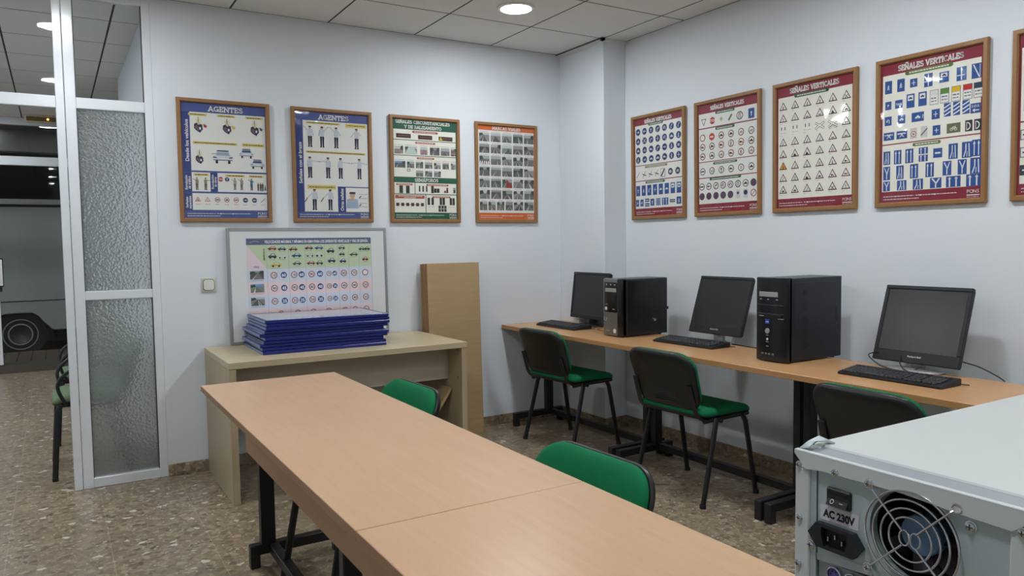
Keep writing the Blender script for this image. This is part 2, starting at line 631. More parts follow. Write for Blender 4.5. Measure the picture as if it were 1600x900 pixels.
SL = {
    'A': (0.86, [[(0.1, 0), (0.43, 0.97)], [(0.43, 0.97), (0.76, 0)], [(0.22, 0.3), (0.64, 0.3)]], [(0.1, 0), (0.76, 0)]),
    'B': (0.78, [[(0.17, 0), (0.17, 1)], [(0.17, 0.92)] + arc(0.4, 0.71, 0.22, 0.21, 90, -90) + [(0.17, 0.5)], [(0.4, 0.5)] + arc(0.42, 0.29, 0.24, 0.21, 90, -90) + [(0.17, 0.08)]], [(0.12, 0), (0.12, 1)]),
    'C': (0.78, [arc(0.43, 0.5, 0.33, 0.42, 45, 315, 16)], []),
    'D': (0.82, [[(0.17, 0), (0.17, 1)], [(0.17, 0.92), (0.35, 0.92)] + arc(0.38, 0.5, 0.33, 0.42, 90, -90, 12) + [(0.17, 0.08)]], [(0.12, 0), (0.12, 1)]),
    'E': (0.72, [[(0.17, 0), (0.17, 1)], [(0.17, 0.92), (0.62, 0.92)], [(0.17, 0.5), (0.48, 0.5)], [(0.17, 0.08), (0.64, 0.08)], [(0.62, 0.92), (0.62, 0.72)], [(0.64, 0.08), (0.64, 0.28)]], [(0.12, 0), (0.12, 1)]),
    'F': (0.7, [[(0.17, 0), (0.17, 1)], [(0.17, 0.92), (0.62, 0.92)], [(0.17, 0.5), (0.48, 0.5)], [(0.62, 0.92), (0.62, 0.72)]], [(0.17, 0), (0.12, 1)]),
    'G': (0.84, [arc(0.43, 0.5, 0.33, 0.42, 45, 340, 16), [(0.72, 0.42), (0.72, 0.05)], [(0.5, 0.42), (0.8, 0.42)]], []),
    'I': (0.42, [[(0.21, 0), (0.21, 1)]], [(0.21, 0), (0.21, 1)]),
    'L': (0.7, [[(0.17, 0), (0.17, 1)], [(0.17, 0.08), (0.62, 0.08)], [(0.62, 0.08), (0.62, 0.3)]], [(0.12, 0), (0.17, 1)]),
    'M': (1.0, [[(0.15, 0), (0.15, 1)], [(0.15, 0.95), (0.5, 0.2)], [(0.5, 0.2), (0.85, 0.95)], [(0.85, 0), (0.85, 1)]], [(0.15, 0), (0.85, 0), (0.12, 1), (0.88, 1)]),
    'N': (0.88, [[(0.15, 0), (0.15, 1)], [(0.15, 0.95), (0.72, 0.05)], [(0.72, 0), (0.72, 1)]], [(0.15, 0), (0.1, 1), (0.72, 1)]),
    'O': (0.86, [arc(0.43, 0.5, 0.33, 0.42, 0, 360, 20)], []),
    'R': (0.82, [[(0.17, 0), (0.17, 1)], [(0.17, 0.92)] + arc(0.42, 0.71, 0.22, 0.21, 90, -90) + [(0.17, 0.5)], [(0.4, 0.5), (0.68, 0.03)]], [(0.15, 0), (0.12, 1), (0.72, 0)]),
    'S': (0.7, [arc(0.36, 0.72, 0.24, 0.2, 30, 270, 10) + arc(0.36, 0.29, 0.26, 0.21, 90, -150, 10)], []),
    'T': (0.74, [[(0.37, 0), (0.37, 1)], [(0.06, 0.92), (0.68, 0.92)], [(0.08, 0.92), (0.08, 0.7)], [(0.66, 0.92), (0.66, 0.7)]], [(0.37, 0)]),
    'U': (0.86, [[(0.16, 1), (0.16, 0.4)] + arc(0.43, 0.36, 0.27, 0.28, 180, 360) + [(0.7, 1)]], [(0.16, 1), (0.7, 1)]),
    'V': (0.84, [[(0.1, 1), (0.42, 0.04)], [(0.42, 0.04), (0.74, 1)]], [(0.1, 1), (0.74, 1)]),
    'Y': (0.8, [[(0.1, 1), (0.4, 0.46)], [(0.4, 0.46), (0.7, 1)], [(0.4, 0.5), (0.4, 0)]], [(0.1, 1), (0.7, 1), (0.4, 0)]),
    'Z': (0.7, [[(0.1, 0.92), (0.6, 0.92)], [(0.6, 0.92), (0.1, 0.08)], [(0.08, 0.08), (0.62, 0.08)], [(0.1, 0.92), (0.1, 0.72)], [(0.62, 0.08), (0.62, 0.28)]], []),
    ' ': (0.42, [], []),
}
SL['Ñ'] = (SL['N'][0], SL['N'][1] + [[(0.2, 1.16), (0.36, 1.24), (0.5, 1.16), (0.66, 1.24)]], SL['N'][2])
SL['Á'] = (SL['A'][0], SL['A'][1] + [[(0.42, 1.1), (0.56, 1.3)]], SL['A'][2])

class Sheet:
    """flat printed sheet: shapes in metres from the top-left corner, x right, y down; layered by fractions of a millimetre"""
    def __init__(self, w, h, y=0.0):
        self.w, self.h, self.y, self.mb = w, h, y, MB()

    def ink(self, c):
        n = 'ink %d %d %d' % c
        return mat(n, rgb(*c), 0.55, spec=0.3)

    def pt(self, x, y, lay):
        return (x - self.w / 2, self.y - 0.0004 * lay, self.h / 2 - y)

    def poly(self, pts, c, lay=1):
        self.mb.add([self.pt(x, y, lay) for x, y in pts], [list(range(len(pts)))], self.ink(c))

    def rect(self, x0, y0, x1, y1, c, lay=1):
        self.poly([(x0, y0), (x0, y1), (x1, y1), (x1, y0)], c, lay)

    def disc(self, x, y, r, c, lay=2, n=18, sy=1.0):
        self.poly([(x + r * math.cos(2 * PI * k / n), y + r * sy * math.sin(2 * PI * k / n)) for k in range(n)], c, lay)

    def line(self, pts, t, c, lay=2):
        for a, b in zip(pts, pts[1:]):
            dx, dy = b[0] - a[0], b[1] - a[1]
            L = math.hypot(dx, dy) or 1
            ex, ey = dx / L * t * 0.5, dy / L * t * 0.5
            nx, ny = -ey, ex
            a2, b2 = (a[0] - ex * 0.6, a[1] - ey * 0.6), (b[0] + ex * 0.6, b[1] + ey * 0.6)
            self.poly([(a2[0] + nx, a2[1] + ny), (b2[0] + nx, b2[1] + ny), (b2[0] - nx, b2[1] - ny), (a2[0] - nx, a2[1] - ny)], c, lay)

    def text(self, s, x, y, h, c, lay=3, rot=0, bold=0.02, fit=None, align='c'):
        vs, fs, wd = text_mesh(s, bold)
        sx = h
        if fit:
            sx = fit / wd
        ox = {'c': -wd * sx / 2, 'l': 0, 'r': -wd * sx}[align]
        ca, sa = math.cos(math.radians(rot)), math.sin(math.radians(rot))
        P = []
        for a, b in vs:
            u, v = a * sx + ox, b * h - h / 2
            P.append(self.pt(x + u * ca - v * sa, y - (u * sa + v * ca), lay))
        self.mb.add(P, fs, self.ink(c))

    def slab(self, s, x, y, h, c, fit, lay=3, t=0.2):
        tot = sum(SL[k][0] for k in s)
        k = fit / tot
        cx = x - fit / 2
        for ch in s:
            wd, strokes, serifs = SL[ch]
            for st in strokes:
                self.line([(cx + p[0] * k, y + h / 2 - p[1] * h) for p in st], t * h, c, lay)
            for sx, sy in serifs:
                yy = y + h / 2 - (sy * 0.9 + 0.05) * h
                self.rect(cx + (sx - 0.17) * k, yy - 0.055 * h, cx + (sx + 0.17) * k, yy + 0.055 * h, c, lay)
            cx += wd * k

    def caption(self, x0, y0, x1, c=(70, 70, 74), lay=2, t=0.0022):
        """a line of print too small to read"""
        x = x0
        while x < x1 - 0.002:
            w = min(random.uniform(0.005, 0.016), x1 - x)
            self.rect(x, y0 - t / 2, x + w, y0 + t / 2, c, lay)
            x += w + 0.003

# ------------------------------------------------------------------ the setting
H = 2.778          # ceiling height
XR = 0.20          # right wall
YB = 0.0           # back wall
XL, YR = -5.6, -7.6
YS = 5.0           # shop front
mb = MB()
mb.box((XL - 0.2, YR - 0.2, -0.1), (XR + 0.2, 0.0, 0), floor_m)
mb.box((-6.6, 0.0, -0.1), (-0.4, YS, 0), floor_m)
struct('floor', mb, smooth=False)

def ceiling(name, xs, ys, backing, holes=()):
    m = MB()
    g = 0.006
    for x0, x1 in zip(xs, xs[1:]):
        for y0, y1 in zip(ys, ys[1:]):
            m.box((x0 + g, y0 + g, H), (x1 - g, y1 - g, H + 0.0013), ceil_m)
    m.box((*backing[0], H + 0.0012), (*backing[1], H + 0.06), gap_m)
    return struct(name, m, smooth=False)

xs = [XL] + [-0.6 * k for k in range(9, -1, -1)] + [XR]
xs = sorted(set(round(v, 3) for v in xs))
ys = sorted([0.0] + [-0.54 - 0.6 * k for k in range(0, 12)] + [YR])
ceiling('ceiling', xs, ys, ((XL - 0.2, YR - 0.2), (XR + 0.2, 0.06)))
xs2 = [-6.6] + [-0.6 * k for k in range(10, 4, -1)] + [-2.4, -1.8, -1.2, -0.6, -0.4]
ys2 = [0.06] + [0.62 + 0.6 * k for k in range(0, 8)] + [YS]
ceiling('ceiling_hall', xs2, ys2, ((-6.6, 0.06), (-0.4, YS)))

T = 0.12
mb = MB()
mb.box((-2.84, 0, 0), (XR + 0.2, 2.47, H), wall_m)        # solid block: back wall and the hall's side wall
mb.box((-6.0, 0, 0), (-4.4, T, H), wall_m)
struct('wall_back', mb, smooth=False)
mb = MB()
mb.box((XR, YR - 0.2, 0), (XR + 0.2, 0, H), wall_m)
struct('wall_right', mb, smooth=False)
mb = MB()
mb.box((0.0, -0.545, 0), (XR, 0, H), wall_m, 0.004)
struct('wall_column', mb, smooth=False)
mb = MB()
mb.box((XL - 0.2, YR - 0.2, 0), (XL, 0, H), wall_m)
struct('wall_left', mb, smooth=False)
mb = MB()
mb.box((XL, YR - 0.2, 0), (XR, YR, H), wall_m)
struct('wall_rear', mb, smooth=False)
mb = MB()
mb.box((-6.8, T, 0), (-6.6, YS, H), wall_m)
mb.box((-0.4, 2.47, 0), (-0.2, YS, H), wall_m)
mb.box((-6.8, YS - 0.02, 0), (-5.2, YS + 0.14, H), wall_m)
mb.box((-2.6, YS - 0.02, 0), (-0.2, YS + 0.14, H), wall_m)
struct('wall_hall', mb, smooth=False)
# trim under the ceiling over the column
mb = MB()
mb.box((-0.022, -0.57, H - 0.02), (0.0, -0.0, H - 0.001), ceil_m)
mb.box((-0.022, -0.57, H - 0.02), (XR, -0.545, H - 0.001), ceil_m)
struct('trim_1', mb, smooth=False)
mb = MB()
mb.box((-0.03, -0.575, H - 0.006), (-0.022, -0.0, H - 0.001), rubber_m)
struct('trim_2', mb, smooth=False)

BH, BT = 0.072, 0.012
for nm, lo, hi in (('baseboard_back', (-2.84, -BT, 0), (0.0, 0, BH)), ('baseboard_column', (-BT, -0.545 - BT, 0), (0, -BT, BH)),
                   ('baseboard_front', (0, -0.545 - BT, 0), (XR, -0.545, BH)), ('baseboard_right', (XR - BT, YR, 0), (XR, -0.545 - BT, BH)),
                   ('baseboard_hall', (-2.84 - BT, 0.06, 0), (-2.84, 2.47, BH))):
    mb = MB()
    mb.box(lo, hi, base_m, 0.002)
    struct(nm, mb, smooth=False)

# glazed partition: a fixed side light with three panes, and the opening with its fanlight beside it
PY0, PY1 = 0.0, 0.05
mb = MB()
mb.box((-3.278, PY0, 0.0), (-3.226, PY1, H), alu_m, 0.003)
mb.box((-2.885, PY0, 0.0), (-2.84, PY1, H), alu_m, 0.003)
for z0, z1 in ((0.0, 0.056), (1.064, 1.114), (2.122, 2.182), (2.722, H)):
    mb.box((-3.226, PY0 + 0.002, z0), (-2.885, PY1 - 0.002, z1), alu_m, 0.003)
for x0, x1 in ((-3.226, -3.222), (-2.889, -2.885)):
    mb.box((x0, PY0 + 0.012, 0.056), (x1, PY1 - 0.012, 2.722), rubber_m)
win = struct('window_1', mb, sharp=30)
for nm, z0, z1, mm in (('clear_pane', 2.182, 2.722, clear_m), ('textured_pane', 1.114, 2.122, frost_m), ('textured_pane', 0.056, 1.064, frost_m)):
    m2 = MB()
    m2.box((-3.222, 0.022, z0), (-2.889, 0.027, z1), mm)
    m2.build(nm, win, smooth=False)
mb = MB()
mb.box((-3.322, PY0, 0.0), (-3.281, PY1, H), alu_m, 0.003)
mb.box((-4.40, PY0, 0.0), (-4.35, PY1, H), alu_m, 0.003)
for z0, z1 in ((2.118, 2.182), (2.722, H)):
    mb.box((-4.35, PY0 + 0.002, z0), (-3.322, PY1 - 0.002, z1), alu_m, 0.003)
dr = struct('door_1', mb, sharp=30)
m2 = MB()
m2.box((-4.35, 0.022, 2.182), (-3.322, 0.027, 2.722), clear_m)
m2.build('clear_pane', dr, smooth=False)

# shop front at the end of the hall, the street beyond it
mb = MB()
mb.box((-5.2, YS, 2.265), (-2.6, YS + 0.07, 2.36), alu_m, 0.003)
mb.box((-5.2, YS, 2.70), (-2.6, YS + 0.07, H), alu_m, 0.003)
for x in (-5.2, -3.935, -2.66):
    mb.box((x, YS, 0.10 if x == -3.935 else 0.0), (x + 0.05, YS + 0.07, H), alu_m, 0.003)
mb.box((-5.15, YS, 0.0), (-2.66, YS + 0.25, 0.09), mat('dark threshold', rgb(84, 78, 70), 0.5))
sf = struct('window_2', mb, sharp=30)
m2 = MB()
m2.box((-5.15, YS + 0.03, 2.36), (-2.66, YS + 0.036, 2.70), shop_m)
m2.build('clear_pane', sf, smooth=False)
m2 = MB()
m2.box((-5.15, YS + 0.03, 0.09), (-3.935, YS + 0.036, 2.265), shop_m)
m2.box((-3.885, YS + 0.03, 0.09), (-2.66, YS + 0.036, 2.265), shop_m)
m2.build('clear_pane', sf, smooth=False)

def planks(name):
    m = bpy.data.materials.new(name)
    m.use_nodes = True
    N, L = m.node_tree.nodes, m.node_tree.links
    b = N['Principled BSDF']
    tc = N.new('ShaderNodeTexCoord')
    s = N.new('ShaderNodeSeparateXYZ')
    L.new(tc.outputs['Object'], s.inputs[0])
    pp = N.new('ShaderNodeMath')
    pp.operation = 'PINGPONG'
    pp.inputs[1].default_value = 0.07
    L.new(s.outputs[0], pp.inputs[0])
    lt = N.new('ShaderNodeMath')
    lt.operation = 'LESS_THAN'
    lt.inputs[1].default_value = 0.006
    L.new(pp.outputs[0], lt.inputs[0])
    mx = N.new('ShaderNodeMix')
    mx.data_type = 'RGBA'
    mx.inputs[6].default_value = rgb(118, 102, 88)
    mx.inputs[7].default_value = rgb(50, 44, 40)
    L.new(lt.outputs[0], mx.inputs[0])
    L.new(mx.outputs[2], b.inputs['Base Color'])
    b.inputs['Roughness'].default_value = 0.7
    return m
mb = MB()
mb.box((-9, YS + 0.25, 0.0), (1, 6.25, 0.088), planks('ribbed paving'))
struct('pavement', mb, 'ribbed pavement in front of the shop door', 'pavement', smooth=False)
mb = MB()
mb.box((-12, 6.25, -0.2), (4, 12, -0.09), mat('asphalt', rgb(58, 56, 55), 0.85, bump=(90, 0.5)))
struct('road', mb, 'dark street with the parked van', 'street', smooth=False)
mb = MB()
mb.box((-12, 10.5, -0.09), (4, 10.8, 7), mat('night facade', rgb(34, 31, 33), 0.8))
struct('wall_street', mb, smooth=False)
mb = MB()
mb.box((-6.8, YS + 0.14, H), (1, 6.2, H + 0.15), mat('soffit', rgb(120, 124, 118), 0.8))
mb.box((-6.8, 6.0, 2.52), (1, 6.2, H), mat('soffit', rgb(120, 124, 118), 0.8))
struct('ceiling_soffit', mb, smooth=False)

# ------------------------------------------------------------------ lamps
def make_lamp(label, diff):
    t = thing('ceiling_downlight', label, 'ceiling lamp', (0, 0, H), 0, 'recessed round downlights')
    m = MB()
    m.lathe([(0.094, 0.0), (0.115, -0.001), (0.115, -0.006), (0.108, -0.010), (0.094, -0.010)], white_plastic, 40, cap=False)
    m.build('trim_ring', t)
    m = MB()
    m.lathe([(0.0, -0.002), (0.0945, -0.002), (0.0945, -0.009), (0.0, -0.0095)], diff, 40)
    m.build('diffuser', t)
    return t
lamp = make_lamp('lit round downlight in the ceiling above the corner', lamp_m)
lamp.location = (-0.9, -0.84, H)
for x, y, l in ((-3.3, -0.84, 'lit round downlight before the glazed door opening'),
                (-0.9, -2.64, 'added unseen downlight over the aisle beside the middle computers'),  # out of view, added to lift the upper right wall
                (-3.3, -2.64, 'lit round downlight left of the long table'),
                (-0.9, -3.84, 'lit round downlight by the right wall, behind the camera'),
                (-3.3, -4.44, 'lit round downlight over the end of the long table by the camera'),
                (-2.1, -6.54, 'lit round downlight at the rear of the room'),
                (-4.35, 0.9, 'added unseen downlight in the hall next to the opening'),  # hall lamps from here on: unseen, added to brighten the hall ceiling
                (-4.35, 2.7, 'added unseen downlight in the middle of the hall'),
                (-4.35, 4.2, 'added unseen downlight near the shop front'),
                (-5.7, 0.9, 'added unseen downlight by the left wall of the hall, nearer the partition'),
                (-5.7, 3.0, 'added unseen downlight by the left wall of the hall, nearer the shop front')):
    dup(lamp, (x, y, H), 0, l)
wl = make_lamp('weak round lamp under the soffit outside the shop front', lamp_weak)
wl.location = (-3.36, 5.55, H)
dup(wl, (-3.98, 5.9, H), 0, 'weak soffit lamp farthest from the glazed partition')

t = thing('emergency_light', 'small emergency light with orange pilot above the shop front', 'emergency light', (-3.42, 4.78, H))
m = MB()
m.box((-0.15, -0.05, -0.075), (0.15, 0.05, 0), cream_plastic, 0.012, 2)
m.build('housing', t)
m = MB()
m.box((-0.135, -0.053, -0.066), (0.135, -0.046, -0.018), mat('smoked lens', rgb(120, 96, 60), 0.3), 0.004)
m.build('lens', t)
m = MB()
m.lathe([(0.0, 0.0), (0.011, 0.0), (0.009, 0.005), (0, 0.006)], orange_led, 14, Matrix.Translation((0.06, -0.053, -0.042)) @ Matrix.Rotation(PI / 2, 4, 'X'))
m.build('pilot_light', t)

# ------------------------------------------------------------------ street: van
def make_van():
    t = thing('van', 'white van parked in the dark street outside', 'van', (-3.79, 7.0, -0.09))
    body = mat('van paint', rgb(196, 200, 194), 0.4)
    dark = mat('wheel arch', rgb(14, 13, 15), 0.7)
    m = MB()
    # side outline (x, z) with the wheel arch cut out, extruded to a body 1.7 m deep
    a = [(-0.40, 0.355), (-0.35, 0.48), (-0.27, 0.56), (-0.15, 0.595), (0.0, 0.60), (0.14, 0.595), (0.22, 0.565), (0.28, 0.48), (0.35, 0.37), (0.38, 0.355)]
    pts = [(-2.1, 0.355)] + a + [(2.4, 0.355), (2.45, 0.8), (2.45, 1.95), (2.3, 2.1), (-2.0, 2.1), (-2.4, 1.2), (-2.5, 0.8), (-2.45, 0.355)]
    XF = Matrix.Translation((0, 1.7, 0)) @ Matrix.Rotation(PI / 2, 4, 'X')
    m.prism(pts, 0.0, 1.7, body, XF, 0.012)
    m.build('body', t, sharp=30)
    m = MB()
    m.box((-2.4, -0.006, 0.752), (2.4, 0.004, 0.764), dark)
    m.box((-0.6, -0.012, 1.995), (1.9, 0.003, 2.03), dark)
    m.build('trim_line', t)
    m = MB()
    m.box((-0.48, 0.12, 0.25), (0.5, 1.6, 0.6), dark)
    m.box((-2.2, 0.15, 0.2), (2.3, 1.6, 0.36), dark)
    m.build('underbody', t)
    for x in (0.0, 2.0):
        w = MB()
        XF = Matrix.Translation((x, 0.06, 0.315)) @ Matrix.Rotation(PI / 2, 4, 'X')
        w.lathe([(0.13, -0.16), (0.30, -0.16), (0.315, -0.14), (0.315, -0.02), (0.30, 0.0), (0.13, 0.0)], mat('tyre', rgb(26, 25, 26), 0.7), 40, XF, cap=False)
        wo = w.build('wheel', t)
        w = MB()
        w.lathe([(0.0, -0.05), (0.08, -0.04), (0.12, -0.02), (0.130, 0.008), (0.138, 0.008), (0.142, -0.01)], mat('hub cap', rgb(70, 72, 74), 0.4, metal=0.3), 36, XF, cap=False)
        w.lathe([(0.126, 0.0), (0.129, 0.011), (0.139, 0.011), (0.143, 0.0)], mat('rim ring', rgb(206, 206, 204), 0.4), 40, XF, cap=False)
        w.build('hub_cap', wo)
        w = MB()
        w.lathe([(0.191, 0.0), (0.194, 0.003), (0.200, 0.003), (0.203, 0.0)], mat('tyre ring', rgb(190, 188, 182), 0.6), 40, XF, cap=False)
        w.build('tyre_ring', wo)
    return t
make_van()
sl = bpy.data.lights.new('van fill light', 'POINT')  # fill for the van side; its lamp and pole are added out of view
sl.energy = 45
sl.color = (1.0, 0.9, 0.75)
sl.shadow_soft_size = 0.2
t = thing('added_street_lamp', 'added street lamp out of view, lighting the van', 'street lamp', (-7.4, 5.95, 0.088))
m = MB()
m.tube([(0, 0, 0), (0, 0, 3.6), (0.05, 0.1, 3.9), (0.3, 0.4, 4.0)], [0.06, 0.045, 0.04, 0.04], black_metal)
m.build('pole', t)
m = MB()
m.lathe([(0.05, 0.1), (0.2, 0.0), (0.2, -0.02), (0.05, -0.03)], black_metal, 20, Matrix.Translation((0.35, 0.45, 3.98)))
m.build('lamp_head', t)
so = bpy.data.objects.new('van_fill_light', sl)
COL.objects.link(so)
so.parent = t
so.location = (0.35, 0.45, 3.7)

t = thing('door_sign', 'white card in a black holder hanging on the shop door', 'sign', (-3.91, 4.955, 0.9))
m = MB()
m.box((-0.07, -0.006, 0.05), (0.07, 0.006, 0.36), black_plastic, 0.003)
m.tube([(0.0, 0, 0.36), (0.0, 0.0, 0.38), (0.02, 0, 0.4), (0.035, 0, 0.38), (0.035, 0, 0.36)], 0.004, black_metal)
m.box((0.03, 0.0, 0.0), (0.05, 0.045, 0.06), black_plastic, 0.003)
m.build('holder', t)
m = MB()
m.box((-0.062, -0.009, 0.065), (0.062, -0.006, 0.345), white_plastic)
m.build('card', t)

# ------------------------------------------------------------------ chairs
def make_chair(name, label, cat, fabric, arms=False, group=None):
    """four-legged visitor chair facing local +x, origin on the floor below the seat"""
    t = thing(name, label, cat, (0, 0, 0), 0, group)
    # seat cushion
    def seat_map(a, b, h):
        z = 0.452 + h
        if b > 0.10:
            z -= ((b - 0.10) / 0.12) ** 2 * 0.022
        z -= 0.010 * (1 - (a / 0.24) ** 2) * (1 if h > 0.02 else 0)
        if b < -0.1:
            z += ((-b - 0.1) / 0.1) ** 2 * 0.012
        return (b - 0.01, a, z)
    out = rr(0.47, 0.415, (0.085, 0.06), 7)
    m = MB()
    m.pillow(out, [(0.02, -0.004), (0.004, 0.002), (0.0, 0.014), (0.004, 0.026), (0.018, 0.037), (0.05, 0.042), (0.12, 0.043)], fabric, seat_map)
    m.build('seat', t, sharp=60)
    m = MB()
    m.pillow(out, [(0.06, -0.020), (0.03, -0.016), (0.006, -0.002), (0.003, 0.004), (0.03, 0.004)], black_plastic, seat_map)
    m.build('seat_pan', t, sharp=50)
    # backrest: lies in a leaning plane, gently hollow; a = width, b = height, h = thickness towards the sitter (+x)
    lean = math.radians(17)
    bz, bx = 0.635, -0.245
    def back_map(a, b, h):
        hollow = 0.42 * a * a
        wd = 1.0 + 0.22 * (b / 0.155) * (0.235 / 0.47) * 0.5
        n = Vector((math.cos(lean), 0, math.sin(lean)))
        upv = Vector((-math.sin(lean), 0, math.cos(lean)))
        curve = -0.35 * (b + 0.05) ** 2
        p = Vector((bx, 0, bz)) + upv * b + n * (h + hollow + curve + 0.0)
        return (p.x, a * wd, p.z)
    outb = rr(0.445, 0.315, (0.07, 0.10), 8)
    m = MB()
    m.pillow(outb, [(0.018, 0.0), (0.004, 0.004), (0.0, 0.014), (0.004, 0.024), (0.018, 0.032), (0.05, 0.036), (0.11, 0.037)], fabric, back_map)
    m.build('backrest', t, sharp=60)
    m = MB()
    m.pillow(rr(0.455, 0.325, (0.07, 0.105), 8), [(0.10, -0.026), (0.05, -0.025), (0.018, -0.021), (0.004, -0.012), (0.0, 0.0), (0.004, 0.006), (0.03, 0.006)], shell_m, back_map)
    sh = m.build('backrest_shell', t, sharp=50)
    m = MB()
    for k in range(6):     # ribs moulded low on the shell
        zb = -0.115 + 0.012 * k
        m.tube([back_map(a, zb, -0.0255) for a in (-0.10, -0.05, 0, 0.05, 0.10)], 0.0022, shell_m, 6)
    m.build('shell_rib', sh)
    # frame
    for s in (-1, 1):
        y = 0.215 * s
        yf = 0.247 * s
        m = MB()
        m.tube([(0.20, yf, 0.0), (0.172 if arms else 0.125, y + 0.02 * s, 0.40), (0.155 if arms else 0.110, y + 0.012 * s, 0.438)], 0.0135, black_metal, 10, flat=(1.15, 0.8))
        lg = m.build('leg', t)
        f = MB()
        f.lathe([(0.0, 0.0), (0.0165, 0.0), (0.0165, 0.018), (0.0, 0.02)], black_plastic, 12, Matrix.Translation((0.199, yf, 0.0)))
        f.build('foot_cap', lg)
        m = MB()
        m.tube([(-0.21, yf, 0.0), (-0.105, y + 0.02 * s, 0.40), (-0.088, y + 0.012 * s, 0.438)], 0.0135, black_metal, 10, flat=(1.15, 0.8))
        lg = m.build('leg', t)
        f = MB()
        f.lathe([(0.0, 0.0), (0.0165, 0.0), (0.0165, 0.018), (0.0, 0.02)], black_plastic, 12, Matrix.Translation((-0.209, yf, 0.0)))
        f.build('foot_cap', lg)
        m = MB()
        m.tube(bez([(0.165, y, 0.434), (0.05, y, 0.433), (-0.10, y, 0.432), (-0.165, y, 0.428)], 5), 0.012, black_metal, 8)
        m.build('side_rail', t)
        m = MB()
        m.tube(bez([(-0.06, y - 0.008 * s, 0.430), (-0.15, y - 0.012 * s, 0.432), (-0.205, y - 0.014 * s, 0.47), (-0.236, y - 0.018 * s, 0.55), (-0.258, y - 0.02 * s, 0.62)], 6),
               0.013, black_metal, 8, flat=(1.3, 0.55))
        m.build('back_bracket', t)
        m = MB()
        m.tube([(-0.072, y + 0.005 * s, 0.428), (-0.072, y + 0.033 * s, 0.428)], 0.011, black_plastic, 10)
        m.build('bolt_knob', t)
        if arms:
            m = MB()
            m.tube(bez([(-0.23, yf, 0.56), (-0.18, yf + 0.012 * s, 0.64), (-0.04, yf + 0.02 * s, 0.665), (0.10, yf + 0.02 * s, 0.64),
                        (0.165, yf + 0.012 * s, 0.56), (0.13, yf, 0.45), (0.10, y, 0.432)], 8), 0.0105, black_plastic, 8)
            m.build('armrest', t)
    m = MB()
    m.tube([(0.115, -0.215, 0.430), (0.115, 0.215, 0.430)], 0.010, black_metal, 8)
    m.build('cross_rail', t)
    m = MB()
    m.tube([(-0.10, -0.215, 0.430), (-0.10, 0.215, 0.430)], 0.010, black_metal, 8)
    m.build('cross_rail', t)
    return t

GC = 'green office chairs of the training room'
ch = make_chair('visitor_chair', 'green chair with black back shell, at the desk end beside the column', 'chair', green_m, group=GC)
ch.location = (-0.412, -0.70, 0)
ch.rotation_euler = (0, 0, math.radians(4.5))
dup(ch, (-0.42, -1.86, 0), math.radians(2.0), 'green chair with black back shell, in front of the middle monitor')
dup(ch, (-0.50, -3.09, 0), math.radians(-1.0), 'green chair half hidden behind the beige computer case', GC)
dup(ch, (-2.42, -2.03, 0), PI + math.radians(3), 'green chair pushed under the long table, nearest the oak desk', GC)
dup(ch, (-2.42, -3.235, 0), PI + math.radians(3), 'green chair pushed under the long table at its seam', GC)
wc = make_chair('waiting_chair', 'sage green armchair in the hall, right behind the glazed partition', 'chair', pale_green_m, True, 'waiting chairs in the hall')
wc.location = (-3.215, 0.52, 0)
wc.rotation_euler = (0, 0, PI)
dup(wc, (-3.195, 1.42, 0), PI, 'sage green armchair in the hall, second behind the glazed partition')

# ------------------------------------------------------------------ tables
TZ = 0.745
def trestle(parent, x0, x1, xp, y, width=0.04):
    """black T-leg: post on a low beam with two foot blocks, across the table at y"""
    m = MB()
    m.box((xp - 0.03, y - width / 2, 0.095), (xp + 0.03, y + width / 2, TZ - 0.03), black_metal, 0.003)
    m.build('leg_post', parent, sharp=30)
    m = MB()
    m.box((x0, y - width / 2, 0.055), (x1, y + width / 2, 0.098), black_metal, 0.003)
    m.box((x0, y - width / 2, 0.0), (x0 + 0.04, y + width / 2, 0.06), black_metal, 0.003)
    m.box((x1 - 0.04, y - width / 2, 0.0), (x1, y + width / 2, 0.06), black_metal, 0.003)
    m.build('foot_beam', parent, sharp=30)

def stretcher(parent, xp, y0, y1, z0=0.057, z1=0.096):
    m = MB()
    m.box((xp - 0.02, y0, z0), (xp + 0.02, y1, z1), black_metal, 0.003)
    m.build('stretcher', parent, sharp=30)

for k, (y0, y1, fr, st, lab) in enumerate((
        (-3.2838, -1.2935, (-1.585, -2.655), ((-2.635, -1.605),), 'long beech table nearer the oak desk, on black T-legs'),
        (-5.283, -3.2872, (-3.62, -4.95), ((-4.93, -3.64),), 'long beech table under the beige computer case'))):
    t = thing('long_table', lab, 'table', (-2.5375, (y0 + y1) / 2, 0), 0, 'long beech tables standing end to end')
    off = Vector((2.5375, -(y0 + y1) / 2, 0))
    def rel(p, off=off):
        return tuple(Vector(p) + off)
    m = MB()
    m.box(rel((-2.838, y0, TZ - 0.025)), rel((-2.237, y1, TZ)), beech_m, 0.0012)
    m.box(rel((-2.8388, y0 + 0.001, TZ - 0.0235)), rel((-2.83, y1 - 0.001, TZ - 0.0015)), beech_edge_m)
    m.box(rel((-2.245, y0 + 0.001, TZ - 0.0235)), rel((-2.2362, y1 - 0.001, TZ - 0.0015)), beech_edge_m)
    m.build('tabletop', t, smooth=False)
    m = MB()
    a0, a1 = (y0 + 0.002, -1.55) if k == 0 else (y0 + 0.25, y1 - 0.002)
    m.box(rel((-2.709, a0, 0.492)), rel((-2.69, a1, TZ - 0.025)), apron_m, 0.001)
    m.build('apron', t, smooth=False)
    g = bpy.data.objects.new('leg_frame', None)
    COL.objects.link(g)
    g.parent = t
    g.location = off
    for y in fr:
        trestle(g, -2.716, -2.32, -2.64, y)
    for a, b in st:
        stretcher(g, -2.62, a, b)

